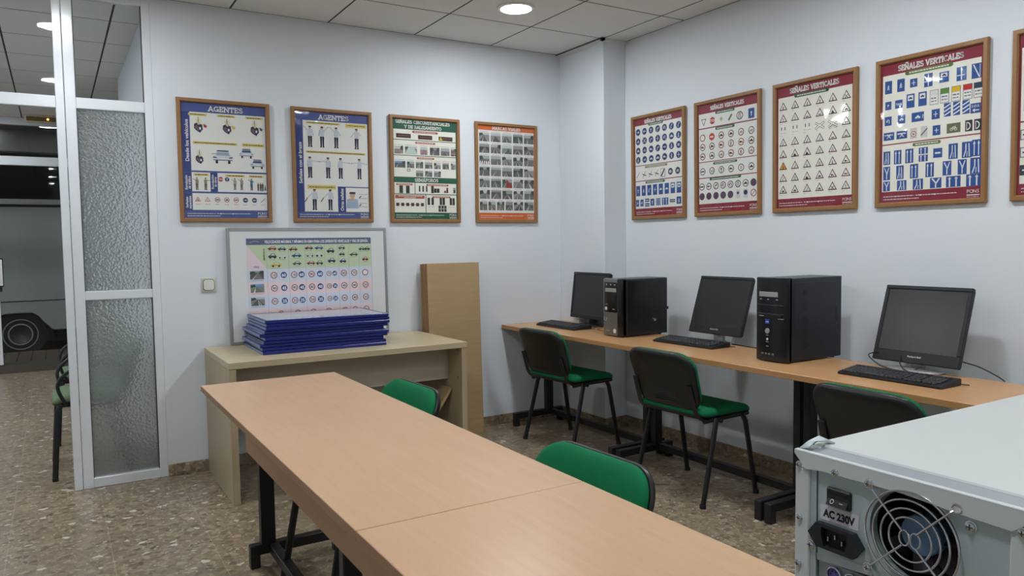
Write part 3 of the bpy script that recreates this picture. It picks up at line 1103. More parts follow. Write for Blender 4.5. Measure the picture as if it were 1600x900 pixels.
# long computer bench along the right wall
t = thing('computer_bench', 'long honey-coloured bench along the right wall carrying the computers', 'desk', (-0.27, -1.95, 0))
off = Vector((0.27, 1.95, 0))
m = MB()
DX0, DX1 = -0.543, -0.002
m.box(Vector((DX0, -3.9, TZ - 0.028)) + off, Vector((DX1, -0.004, TZ)) + off, desk_m, 0.0012)
m.box(Vector((DX0 - 0.0008, -3.899, TZ - 0.0265)) + off, Vector((DX0 + 0.004, -0.005, TZ - 0.0015)) + off, desk_edge_m)
m.build('worktop', t, smooth=False)
g = bpy.data.objects.new('leg_frame', None)
COL.objects.link(g)
g.parent = t
g.location = off
for y in (-0.125, -1.245, -1.32, -2.372, -2.432, -3.55):
    trestle(g, -0.52, -0.09, -0.21, y)
for a, b in ((-1.225, -0.145), (-2.352, -1.34), (-3.53, -2.452)):
    stretcher(g, -0.19, a, b)

# oak desk against the back wall
t = thing('oak_desk', 'pale oak panel desk against the back wall below the posters', 'desk', (-1.925, -0.38, 0))
off = Vector((1.925, 0.38, 0))
def rel(p):
    return Vector(p) + off
DZ = 0.752
m = MB()
m.box(rel((-2.621, -0.757, DZ - 0.034)), rel((-1.232, -0.016, DZ)), oak_m, 0.0015)
m.build('desktop', t, smooth=False)
for x0, x1 in ((-2.619, -2.583), (-1.268, -1.234)):
    m = MB()
    m.box(rel((x0, -0.752, 0)), rel((x1, -0.018, DZ - 0.0345)), oak_side_m, 0.0015)
    m.build('side_panel', t, smooth=False)
m = MB()
m.box(rel((-2.583, -0.565, 0.503)), rel((-1.268, -0.547, DZ - 0.0345)), wood('pale oak back', rgb(176, 168, 150), rgb(190, 182, 166), 0, 0.5), 0.001)
m.build('modesty_panel', t, smooth=False)
m = MB()
for zz in (0.70, 0.53):
    m.lathe([(0, 0), (0.006, 0), (0.006, 0.002), (0, 0.003)], board_edge_m, 12, Matrix.Translation(rel((-1.268, -0.70, zz))) @ Matrix.Rotation(-PI / 2, 4, 'Y'))
m.build('screw_cap', t)

# two offcut boards lying under the oak desk
for nm, pts, lab in (('wood_offcut', [(-1.60, 0.0), (-1.58, 0.0), (-1.274, 0.44), (-1.284, 0.455)], 'wooden offcut leaning against the right panel under the oak desk'),
                     ('wood_offcut', [(-1.62, 0.19), (-1.62, 0.21), (-1.30, 0.22), (-1.30, 0.20)], None)):
    if lab is None:
        continue
    m = MB()
    XF = Matrix.Translation((0, -0.48, 0)) @ Matrix.Rotation(PI / 2, 4, 'X')
    m.prism(pts, 0.0, 0.14, board_m, XF)
    tag(m.build(nm, smooth=False), lab, 'board')
m = MB()
m.box((-1.47, -0.74, 0.0), (-1.28, -0.64, 0.225), board_m, 0.002)
m.box((-1.46, -0.745, 0.02), (-1.29, -0.74, 0.20), board_edge_m)
tag(m.build('wooden_box', smooth=False), 'small wooden box on the floor under the oak desk', 'box')

# boards leaning on the back wall
GB = 'boards leaning on the back wall'
names = ['front board of the bundle leaning beside the oak desk', 'second board of the bundle leaning on the wall',
         'third board of the bundle leaning on the wall', 'rear board of the leaning bundle, flat to the wall']
for k in range(4):
    m = MB()
    th = 0.0245
    m.box((-1.203 - 0.004 * (k % 2), -th, 0), (-0.803 - 0.003 * k, 0, 1.216 - 0.003 * (k % 2)), board_m, 0.0012)
    m.box((-1.2045 - 0.004 * (k % 2), -th + 0.001, 0.001), (-1.2025 - 0.004 * (k % 2), -0.001, 1.214 - 0.003 * (k % 2)), board_edge_m)
    m.box((-0.8035 - 0.003 * k, -th + 0.001, 0.001), (-0.802 - 0.003 * k, -0.001, 1.214 - 0.003 * (k % 2)), board_edge_m)
    o = m.build('leaning_board', smooth=False)
    a = math.atan2(0.040, 1.216)
    o.location = (0, -0.152 + 0.0262 * k, 0.0012)
    o.rotation_euler = (-a, 0, 0)
    tag(o, names[k], 'board', GB)

# ------------------------------------------------------------------ framed posters
PW, PH, FW_ = 0.53, 0.724, 0.0235
SW, SH = PW - 2 * FW_ + 0.006, PH - 2 * FW_ + 0.006
BLUE, DBLUE, WHITE, CREAM = (74, 88, 146), (52, 66, 128), (226, 228, 224), (232, 232, 222)
MAROON, GREEN, ORANGE = (134, 36, 56), (34, 92, 72), (206, 104, 48)
RED, SIGNBLUE, BLACK, YEL = (178, 46, 50), (42, 82, 148), (36, 36, 42), (216, 200, 120)

def footer(s, y0):
    s.caption(0.02 * s.w / 0.48, y0 + 0.013, 0.36 * s.w, WHITE, 3, 0.0036)
    s.caption(0.38 * s.w, y0 + 0.013, 0.78 * s.w, WHITE, 3, 0.0036)
    s.rect(0.56 * s.w, y0 + 0.010, 0.575 * s.w, y0 + 0.017, WHITE, 3)
    s.rect(0.42 * s.w, y0 + 0.010, 0.435 * s.w, y0 + 0.017, WHITE, 3)
    s.caption(0.02 * s.w / 0.48, y0 + 0.027, 0.42 * s.w, WHITE, 3, 0.0036)
    for k, chh in enumerate('PONS'):
        s.text(chh, s.w * (0.875 + 0.03 * k), y0 + 0.010, 0.016, WHITE, 3, bold=0.0)
    s.rect(0.865 * s.w, y0 + 0.025, 0.98 * s.w, y0 + 0.0295, WHITE, 3)
    s.caption(0.865 * s.w, y0 + 0.036, 0.98 * s.w, WHITE, 3, 0.0022)

def pill(s, x, y, w, h, c, ink=WHITE, lay=3):
    s.rect(x - w / 2, y - h / 2, x + w / 2, y + h / 2, c, lay)
    s.disc(x - w / 2, y, h / 2, c, lay, 12)
    s.disc(x + w / 2, y, h / 2, c, lay, 12)
    s.caption(x - w * 0.45, y, x + w * 0.45, ink, lay + 1, h * 0.3)

def person(s, x, y, h, arms, shirt=(196, 204, 216), trouser=(38, 42, 66), lay=4):
    s.disc(x, y - 0.44 * h, 0.062 * h, (196, 160, 130), lay, 12)
    s.rect(x - 0.065 * h, y - 0.52 * h, x + 0.065 * h, y - 0.46 * h, (30, 34, 52), lay + 1)
    s.poly([(x - 0.12 * h, y - 0.36 * h), (x - 0.10 * h, y - 0.03 * h), (x + 0.10 * h, y - 0.03 * h), (x + 0.12 * h, y - 0.36 * h), (x, y - 0.39 * h)], shirt, lay)
    for s_ in (-1, 1):
        s.poly([(x + s_ * 0.005 * h, y - 0.03 * h), (x + s_ * 0.02 * h, y + 0.46 * h), (x + s_ * 0.085 * h, y + 0.46 * h), (x + s_ * 0.105 * h, y - 0.03 * h)], trouser, lay)
        s.rect(x + s_ * 0.02 * h, y + 0.45 * h, x + s_ * 0.11 * h, y + 0.5 * h, BLACK, lay)
    for (dx, dy) in arms:
        sx = x + (0.11 * h if dx > 0 else -0.11 * h)
        s.line([(sx, y - 0.32 * h), (x + dx * h, y + dy * h)], 0.05 * h, shirt, lay)
        s.disc(x + dx * h, y + dy * h, 0.028 * h, (196, 160, 130), lay + 1, 8)

def motorbike(s, x, y, h, flag=None):
    for k in range(9):
        a = math.radians(20 * k - 80 - 90 + 80)
    for k in range(8):
        a = 2 * PI * k / 8
        s.line([(x + 0.06 * h * math.cos(a), y - 0.36 * h + 0.06 * h * math.sin(a)), (x + 0.22 * h * math.cos(a), y - 0.36 * h + 0.2 * h * math.sin(a))], 0.03 * h, (226, 204, 70), 3)
    s.line([(x, y - 0.62 * h), (x, y - 0.1 * h)], 0.035 * h, BLACK, 4)
    s.poly([(x - 0.28 * h, y - 0.12 * h), (x - 0.3 * h, y + 0.18 * h), (x - 0.12 * h, y + 0.38 * h), (x + 0.12 * h, y + 0.5 * h), (x + 0.2 * h, y + 0.34 * h),
            (x + 0.3 * h, y + 0.26 * h), (x + 0.26 * h, y - 0.05 * h), (x + 0.06 * h, y - 0.2 * h), (x - 0.1 * h, y - 0.2 * h)], (56, 54, 72), 4)
    s.disc(x + 0.02 * h, y - 0.16 * h, 0.1 * h, (196, 190, 180), 5, 12)
    s.disc(x - 0.12 * h, y + 0.12 * h, 0.12 * h, (120, 92, 92), 5, 12)
    s.rect(x + 0.05 * h, y + 0.1 * h, x + 0.17 * h, y + 0.27 * h, WHITE, 5)
    s.disc(x - 0.05 * h, y + 0.3 * h, 0.08 * h, (80, 96, 150), 5, 10)
    if flag:
        s.line([(x + 0.2 * h, y - 0.1 * h), (x + 0.4 * h, y - 0.05 * h)], 0.04 * h, (196, 160, 130), 4)
        s.poly([(x + 0.36 * h, y - 0.16 * h), (x + 0.58 * h, y - 0.02 * h), (x + 0.52 * h, y + 0.14 * h), (x + 0.36 * h, y + 0.06 * h)], flag, 5)

def car(s, x, y, w, rear):
    h = w * 0.72
    s.poly([(x - 0.48 * w, y + 0.2 * h), (x - 0.5 * w, y - 0.02 * h), (x - 0.42 * w, y - 0.14 * h), (x - 0.3 * w, y - 0.42 * h), (x + 0.3 * w, y - 0.42 * h),
            (x + 0.42 * w, y - 0.14 * h), (x + 0.5 * w, y - 0.02 * h), (x + 0.48 * w, y + 0.2 * h)], (206, 214, 222), 3)
    s.poly([(x - 0.34 * w, y - 0.14 * h), (x - 0.26 * w, y - 0.37 * h), (x + 0.26 * w, y - 0.37 * h), (x + 0.34 * w, y - 0.14 * h)], (150, 170, 186) if rear else (64, 92, 116), 4)
    s.rect(x - 0.28 * w, y - 0.5 * h, x + 0.28 * w, y - 0.42 * h, (40, 46, 76), 4)
    for s_ in (-1, 1):
        s.rect(x + s_ * 0.3 * w - 0.06 * w, y + 0.2 * h, x + s_ * 0.3 * w + 0.06 * w, y + 0.42 * h, BLACK, 2)
        s.poly([(x + s_ * 0.47 * w, y - 0.06 * h), (x + s_ * 0.3 * w, y - 0.02 * h), (x + s_ * 0.3 * w, y + 0.06 * h), (x + s_ * 0.47 * w, y + 0.04 * h)], (80, 86, 120) if rear else (120, 160, 180), 4)
    s.rect(x - 0.46 * w, y + 0.15 * h, x + 0.46 * w, y + 0.21 * h, (110, 116, 130), 4)
    s.rect(x - 0.12 * w, y + 0.05 * h, x + 0.12 * w, y + 0.11 * h, WHITE, 5)

def roundsign(s, x, y, r, rim, fill, sym=None, lay=2):
    s.disc(x, y, r, rim, lay, 22)
    s.disc(x, y, r * 0.78, fill, lay + 1, 22)
    if sym:
        glyph(s, x, y, r * 0.62, sym[0], sym[1], lay + 2)

def triangle(s, x, y, r, rim, fill, sym=None, lay=2):
    def tri(q, c, l):
        s.poly([(x, y - q), (x - 0.95 * q, y + 0.62 * q), (x + 0.95 * q, y + 0.62 * q)], c, l)
    tri(r, rim, lay)
    tri(r * 0.70, fill, lay + 1)
    if sym:
        glyph(s, x, y + 0.16 * r, r * 0.34, sym[0], sym[1], lay + 2)

def glyph(s, x, y, r, kind, c, lay):
    """small pictograms standing on the road signs"""
    if kind == 'right':
        s.line([(x - r, y), (x + 0.4 * r, y)], 0.34 * r, c, lay)
        s.poly([(x + r, y), (x + 0.2 * r, y - 0.65 * r), (x + 0.2 * r, y + 0.65 * r)], c, lay)
    elif kind == 'left':
        s.line([(x + r, y), (x - 0.4 * r, y)], 0.34 * r, c, lay)
        s.poly([(x - r, y), (x - 0.2 * r, y - 0.65 * r), (x - 0.2 * r, y + 0.65 * r)], c, lay)
    elif kind == 'up':
        s.line([(x, y + r), (x, y - 0.3 * r)], 0.36 * r, c, lay)
        s.poly([(x, y - r), (x - 0.6 * r, y - 0.2 * r), (x + 0.6 * r, y - 0.2 * r)], c, lay)
    elif kind == 'turn':
        s.line([(x - 0.4 * r, y + r), (x - 0.4 * r, y - 0.1 * r), (x + 0.4 * r, y - 0.3 * r)], 0.3 * r, c, lay)
        s.poly([(x + 0.9 * r, y - 0.4 * r), (x + 0.2 * r, y - 0.9 * r), (x + 0.3 * r, y + 0.2 * r)], c, lay)
    elif kind == 'hook':
        s.line(arc(x, y - 0.1 * r, 0.5 * r, -0.5 * r, 0, 200, 8), 0.3 * r, c, lay)
        s.line([(x + 0.5 * r, y), (x + 0.5 * r, y + 0.9 * r)], 0.3 * r, c, lay)
        s.poly([(x - 0.5 * r, y + 0.7 * r), (x - r, y), (x, y)], c, lay)
    elif kind == 'car':
        s.poly([(x - r, y + 0.35 * r), (x - 0.9 * r, y), (x - 0.5 * r, y - 0.05 * r), (x - 0.3 * r, y - 0.5 * r), (x + 0.4 * r, y - 0.5 * r), (x + 0.6 * r, y - 0.05 * r), (x + r, y), (x + r, y + 0.35 * r)], c, lay)
        for q in (-0.5, 0.55):
            s.disc(x + q * r, y + 0.38 * r, 0.26 * r, c, lay, 10)
    elif kind == 'cart':
        s.rect(x - 0.9 * r, y - 0.4 * r, x + 0.3 * r, y + 0.3 * r, c, lay)
        s.poly([(x + 0.36 * r, y - 0.1 * r), (x + 0.7 * r, y - 0.1 * r), (x + r, y + 0.3 * r), (x + 0.36 * r, y + 0.3 * r)], c, lay)
        for q in (-0.5, 0.6):
            s.disc(x + q * r, y + 0.4 * r, 0.22 * r, c, lay, 10)
    elif kind == 'bike':
        for q in (-0.55, 0.55):
            s.line(arc(x + q * r, y + 0.3 * r, 0.36 * r, 0.36 * r, 0, 360, 10), 0.13 * r, c, lay)
        s.line([(x - 0.55 * r, y + 0.3 * r), (x - 0.1 * r, y - 0.35 * r), (x + 0.5 * r, y - 0.3 * r), (x + 0.05 * r, y + 0.3 * r), (x - 0.1 * r, y - 0.35 * r)], 0.13 * r, c, lay)
        s.line([(x + 0.55 * r, y + 0.3 * r), (x + 0.45 * r, y - 0.6 * r)], 0.13 * r, c, lay)
    elif kind == 'walk':
        s.disc(x, y - 0.75 * r, 0.22 * r, c, lay, 10)
        s.line([(x, y - 0.5 * r), (x - 0.05 * r, y + 0.2 * r), (x - 0.4 * r, y + r)], 0.3 * r, c, lay)
        s.line([(x - 0.05 * r, y + 0.2 * r), (x + 0.4 * r, y + 0.95 * r)], 0.26 * r, c, lay)
        s.line([(x - 0.5 * r, y + 0.05 * r), (x, y - 0.4 * r), (x + 0.5 * r, y)], 0.18 * r, c, lay)
    elif kind == 'bar':
        s.rect(x - r, y - 0.3 * r, x + r, y + 0.3 * r, c, lay)
    elif kind == 'slash':
        s.line([(x - 0.8 * r, y + 0.8 * r), (x + 0.8 * r, y - 0.8 * r)], 0.3 * r, c, lay)
    elif kind == 'cross':
        s.line([(x - 0.8 * r, y + 0.8 * r), (x + 0.8 * r, y - 0.8 * r)], 0.3 * r, c, lay)
        s.line([(x - 0.8 * r, y - 0.8 * r), (x + 0.8 * r, y + 0.8 * r)], 0.3 * r, c, lay)
    elif kind == 'bend':
        s.line([(x - 0.3 * r, y + r), (x - 0.25 * r, y + 0.1 * r), (x + 0.5 * r, y - 0.9 * r)], 0.34 * r, c, lay)
    elif kind == 'bends':
        s.line([(x - 0.4 * r, y + r), (x - 0.3 * r, y + 0.3 * r), (x + 0.4 * r, y - 0.1 * r), (x + 0.2 * r, y - r)], 0.32 * r, c, lay)
    elif kind == 'lanes':
        s.line([(x - 0.5 * r, y + r), (x - 0.25 * r, y - r)], 0.3 * r, c, lay)
        s.line([(x + 0.5 * r, y + r), (x + 0.25 * r, y - r)], 0.3 * r, c, lay)
    elif kind == 'bump':
        s.poly([(x - r, y + 0.6 * r), (x - 0.4 * r, y - 0.2 * r), (x, y + 0.3 * r), (x + 0.4 * r, y - 0.2 * r), (x + r, y + 0.6 * r)], c, lay)
    elif kind == 'hill':
        s.poly([(x - 1.2 * r, y + r), (x - 0.2 * r, y - 0.9 * r), (x + 1.3 * r, y + r)], c, lay)
    elif kind == 'bang':
        s.line([(x, y - r), (x, y + 0.4 * r)], 0.36 * r, c, lay)
        s.disc(x, y + 0.85 * r, 0.24 * r, c, lay, 10)
    elif kind == 'tee':
        s.line([(x, y + r), (x, y - r)], 0.3 * r, c, lay)
        s.line([(x - 0.8 * r, y), (x + 0.8 * r, y)], 0.26 * r, c, lay)
    else:
        s.text(kind, x, y, r * 1.15, c, lay, bold=0.03)

def bluesign(s, x, y, w, h, kind, lay=2):
    s.rect(x - w / 2, y - h / 2, x + w / 2, y + h / 2, SIGNBLUE, lay)
    q = min(w, h) * 0.5
    wl = (220, 226, 234)
    if kind == 'lanes2':
        for d in (-0.25, 0.2):
            s.line([(x + d * w, y + 0.42 * h), (x + d * w, y - 0.3 * h)], 0.1 * w, wl, lay + 1)
            s.poly([(x + d * w, y - 0.44 * h), (x + d * w - 0.13 * w, y - 0.25 * h), (x + d * w + 0.13 * w, y - 0.25 * h)], wl, lay + 1)
    elif kind == 'merge':
        s.line([(x - 0.3 * w, y + 0.42 * h), (x - 0.1 * w, y), (x - 0.1 * w, y - 0.38 * h)], 0.1 * w, wl, lay + 1)
        s.line([(x + 0.25 * w, y + 0.42 * h), (x + 0.2 * w, y - 0.38 * h)], 0.1 * w, wl, lay + 1)
        s.line([(x + 0.0 * w, y + 0.42 * h), (x + 0.02 * w, y + 0.1 * h)], 0.06 * w, wl, lay + 1)
    elif kind == 'fork':
        s.line([(x, y + 0.42 * h), (x, y), (x - 0.3 * w, y - 0.4 * h)], 0.12 * w, wl, lay + 1)
        s.line([(x, y + 0.1 * h), (x + 0.3 * w, y - 0.4 * h)], 0.12 * w, wl, lay + 1)
    elif kind == 'diag':
        s.line([(x - 0.3 * w, y - 0.42 * h), (x + 0.3 * w, y + 0.42 * h)], 0.12 * w, wl, lay + 1)
        s.line([(x + 0.36 * w, y - 0.42 * h), (x + 0.36 * w, y + 0.42 * h)], 0.06 * w, wl, lay + 1)
    elif kind == 'tjunc':
        s.line([(x, y + 0.42 * h), (x, y - 0.42 * h)], 0.12 * w, wl, lay + 1)
        s.line([(x - 0.42 * w, y + 0.1 * h), (x + 0.3 * w, y + 0.1 * h)], 0.1 * w, wl, lay + 1)
    elif kind == 'stripes':
        for d in (-0.28, 0.0, 0.28):
            s.line([(x - 0.42 * w, y + (d + 0.12) * h), (x + 0.42 * w, y + (d - 0.12) * h)], 0.09 * h, wl, lay + 1)
    elif kind == 'panel':
        s.rect(x - 0.34 * w, y - 0.4 * h, x + 0.34 * w, y - 0.02 * h, wl, lay + 1)
        glyph(s, x, y - 0.2 * h, 0.24 * w, 'car', BLACK, lay + 2)
    else:
        glyph(s, x, y, q * 0.62, kind, wl, lay + 1)

def photo(s, x0, y0, x1, y1, kind=None, lay=2):
    """little picture of a road: sky, verges, carriageway and its paint"""
    w, h = x1 - x0, y1 - y0
    g = random.randint(84, 150)
    sky = (g + 50, g + 56, g + 56)
    s.rect(x0, y0, x1, y1, (g - 20, g - 8, g - 20) if random.random() < 0.5 else (g, g, g), lay)
    hz = y0 + h * random.uniform(0.22, 0.42)
    s.rect(x0, y0, x1, hz, sky if kind != 'sky' else (110, 156, 206), lay + 1)
    vx = x0 + w * random.uniform(0.35, 0.65)
    rd = random.randint(86, 122)
    s.poly([(vx, hz), (x0 + w * 0.02, y1), (x1 - w * 0.02, y1)], (rd, rd, rd + 2), lay + 1)
    for k in range(random.randint(1, 3)):
        bx = x0 + w * random.uniform(0.1, 0.9)
        s.poly([(vx, hz + 0.03 * h), (bx - 0.03 * w, y1), (bx + 0.03 * w, y1)], (214, 216, 212), lay + 2)
    if kind == 'zebra':
        for k in range(5):
            s.poly([(x0 + w * (0.04 + 0.2 * k), y1 - 0.36 * h), (x0 + w * (0.0 + 0.2 * k), y1 - 0.02 * h), (x0 + w * (0.1 + 0.2 * k), y1 - 0.02 * h), (x0 + w * (0.13 + 0.2 * k), y1 - 0.36 * h)], (240, 240, 238), lay + 3)
    if kind == 'red':
        s.poly([(x0 + 0.4 * w, y0), (x0 + 0.42 * w, y1), (x1, y1), (x1, y0 + 0.7 * h)], (156, 62, 56), lay + 3)
    if kind == 'tree' or random.random() < 0.45:
        s.poly([(x0, y0 + 0.1 * h), (x0, hz + 0.16 * h), (x0 + 0.4 * w, hz), (x0 + 0.3 * w, y0 + 0.05 * h)], (58, 78, 60), lay + 2)
    if random.random() < 0.35:
        s.poly([(x1, y0), (x1, hz + 0.2 * h), (x1 - 0.34 * w, hz), (x1 - 0.25 * w, y0)], (70, 70, 72), lay + 2)

def heading(s, x0, x1, y, h=0.014):
    s.rect(x0, y - h / 2, x1, y + h / 2, YEL, 3)
    s.caption(x0 + 0.01, y, x1 - 0.01, (84, 70, 30), 4, 0.0055)

def base_sheet(c):
    s = Sheet(SW, SH)
    s.rect(0, 0, SW, SH, c, 0)
    return s

def P(u):
    return u * SW

def Q(v):
    return v * SH

def poster_agents_vehicles():
    s = base_sheet(BLUE)
    s.slab('AGENTES', P(0.52), Q(0.048), 0.030, WHITE, 0.20)
    s.rect(P(0.02), Q(0.085), P(0.095), Q(0.60), DBLUE, 1)
    s.text('Desde los vehículos', P(0.062), Q(0.33), 0.020, WHITE, 3, 90, fit=0.245)
    s.rect(P(0.105), Q(0.085), P(0.985), Q(0.585), WHITE, 1)
    for u, f, v in ((0.20, RED, 0.20), (0.53, (214, 190, 60), 0.20), (0.86, (60, 84, 92), 0.20)):
        heading(s, P(u - 0.11), P(u + 0.10), Q(0.105))
        motorbike(s, P(u), Q(v), 0.082, f)
    heading(s, P(0.13), P(0.64), Q(0.345))
    heading(s, P(0.70), P(0.97), Q(0.345), 0.02)
    motorbike(s, P(0.20), Q(0.475), 0.072)
    car(s, P(0.47), Q(0.465), 0.118, True)
    car(s, P(0.75), Q(0.425), 0.085, False)
    car(s, P(0.88), Q(0.515), 0.085, False)
    s.line([(P(0.34), Q(0.435)), (P(0.40), Q(0.43))], 0.004, (190, 160, 130), 4)
    s.rect(P(0.02), Q(0.605), P(0.095), Q(0.775), DBLUE, 1)
    s.text('Regulación', P(0.04), Q(0.69), 0.015, WHITE, 3, 90, fit=0.085)
    s.text('de tráfico', P(0.075), Q(0.69), 0.015, WHITE, 3, 90, fit=0.075)
    s.rect(P(0.105), Q(0.60), P(0.315), Q(0.765), WHITE, 1)
    heading(s, P(0.125), P(0.30), Q(0.62))
    person(s, P(0.16), Q(0.70), 0.070, ((-0.3, -0.42), (0.12, -0.1)), (150, 140, 110), (70, 66, 56))
    person(s, P(0.26), Q(0.70), 0.070, ((0.36, -0.3), (-0.1, -0.1)), (150, 140, 110), (70, 66, 56))
    s.rect(P(0.32), Q(0.60), P(0.395), Q(0.765), DBLUE, 1)
    s.text('Regulación', P(0.34), Q(0.68), 0.013, WHITE, 3, 90, fit=0.085)
    s.text('de obras', P(0.372), Q(0.68), 0.013, WHITE, 3, 90, fit=0.06)
    s.rect(P(0.40), Q(0.60), P(0.985), Q(0.765), WHITE, 1)
    heading(s, P(0.49), P(0.72), Q(0.622))
    heading(s, P(0.77), P(0.95), Q(0.622))
    roundsign(s, P(0.435), Q(0.655), 0.014, RED, RED, ('STOP', WHITE))
    roundsign(s, P(0.51), Q(0.655), 0.013, DBLUE, DBLUE, ('up', WHITE))
    person(s, P(0.60), Q(0.695), 0.068, ((-0.28, -0.45), (0.12, -0.05)), (160, 160, 160), (100, 100, 104))
    person(s, P(0.68), Q(0.695), 0.068, ((-0.28, -0.45), (0.12, -0.05)), (160, 150, 140), (100, 100, 104))
    person(s, P(0.80), Q(0.695), 0.068, ((-0.28, -0.42), (0.2, -0.2)), (60, 124, 150), (50, 80, 110))
    for u in (0.88, 0.91, 0.935):
        person(s, P(u), Q(0.715), 0.048, (), (90, 80, 70), (50, 46, 46))
    s.poly([(P(0.965), Q(0.69)), (P(0.952), Q(0.745)), (P(0.98), Q(0.745))], (120, 120, 124), 3)
    s.rect(P(0.02), Q(0.78), P(0.095), Q(0.93), DBLUE, 1)
    s.text('Señales', P(0.04), Q(0.86), 0.014, WHITE, 3, 90, fit=0.065)
    s.text('especiales', P(0.075), Q(0.86), 0.014, WHITE, 3, 90, fit=0.075)
    s.rect(P(0.105), Q(0.78), P(0.985), Q(0.925), WHITE, 1)
    y = Q(0.835)
    triangle(s, P(0.165), y, 0.017, RED, (226, 214, 190), ('car', BLACK))
    triangle(s, P(0.275), y, 0.017, RED, WHITE, ('bang', BLACK))
    roundsign(s, P(0.39), y, 0.015, RED, WHITE, ('bar', BLACK))
    roundsign(s, P(0.50), y, 0.015, RED, WHITE, ('car', BLACK))
    roundsign(s, P(0.61), y, 0.015, RED, WHITE, ('bar', BLACK))
    roundsign(s, P(0.72), y, 0.015, (40, 74, 92), (40, 74, 92), ('right', WHITE))
    roundsign(s, P(0.83), y, 0.015, (40, 74, 92), (40, 74, 92), ('left', WHITE))
    glyph(s, P(0.935), y, 0.014, 'slash', (120, 124, 128), 3)
    for k in range(8):
        s.caption(P(0.14 + 0.11 * k), y + 0.028, P(0.19 + 0.11 * k), (110, 110, 112), 2)
    footer(s, Q(0.937))
    return s

def poster_agents_arm():
    s = base_sheet(BLUE)
    s.slab('AGENTES', P(0.52), Q(0.048), 0.030, WHITE, 0.20)
    s.rect(P(0.02), Q(0.085), P(0.10), Q(0.93), DBLUE, 1)
    s.text('Señales con el brazo', P(0.065), Q(0.48), 0.021, WHITE, 3, 90, fit=0.26)
    s.rect(P(0.11), Q(0.085), P(0.985), Q(0.69), WHITE, 1)
    heading(s, P(0.15), P(0.60), Q(0.105))
    heading(s, P(0.68), P(0.97), Q(0.11), 0.026)
    A = ((0.20, ((-0.3, -0.48), (0.16, -0.1))), (0.36, ((0.3, -0.5), (-0.16, -0.1))), (0.55, ((-0.3, -0.5), (0.2, -0.15))), (0.83, ((-0.28, -0.1), (0.2, -0.2))))
    for u, a in A:
        person(s, P(u), Q(0.235), 0.13, a)
    heading(s, P(0.14), P(0.95), Q(0.375))
    for u, a in ((0.19, ((0.5, -0.3), (-0.12, -0.1))), (0.43, ((-0.46, -0.3), (0.12, -0.1))), (0.60, ((0.46, -0.28), (-0.12, -0.1))), (0.86, ((-0.42, -0.28), (0.4, -0.26)))):
        person(s, P(u), Q(0.52), 0.13, a)
    s.rect(P(0.11), Q(0.685), P(0.555), Q(0.93), WHITE, 1)
    heading(s, P(0.15), P(0.53), Q(0.70), 0.026)
    for u in (0.24, 0.45):
        person(s, P(u), Q(0.82), 0.13, ((-0.36, -0.1), (0.14, -0.1)))
        s.line([(P(u) - 0.047, Q(0.82) - 0.01), (P(u) - 0.062, Q(0.82) + 0.012)], 0.005, BLACK, 6)
    s.rect(P(0.56), Q(0.69), P(0.655), Q(0.93), DBLUE, 1)
    s.text('Otras señales', P(0.61), Q(0.815), 0.021, WHITE, 3, 90, fit=0.145)
    s.rect(P(0.665), Q(0.70), P(0.985), Q(0.93), WHITE, 1)
    cx, cy = P(0.755), Q(0.83)
    s.disc(cx, cy - 0.038, 0.018, (206, 170, 140), 4, 16)
    s.rect(cx - 0.02, cy - 0.062, cx + 0.02, cy - 0.048, (42, 52, 84), 5)
    s.poly([(cx - 0.042, cy + 0.045), (cx - 0.036, cy - 0.014), (cx, cy - 0.022), (cx + 0.036, cy - 0.014), (cx + 0.042, cy + 0.045)], (160, 178, 206), 3)
    s.rect(cx - 0.022, cy - 0.02, cx + 0.012, cy - 0.008, (206, 170, 140), 5)
    for v in (0.76, 0.80, 0.845, 0.88):
        s.caption(P(0.85), Q(v), P(0.965), (90, 90, 96), 3)
    for v in (0.785, 0.862):
        s.line([(P(0.85), Q(v) + 0.006), (P(0.875), Q(v) - 0.004)], 0.006, BLACK, 3)
    footer(s, Q(0.937))
    return s

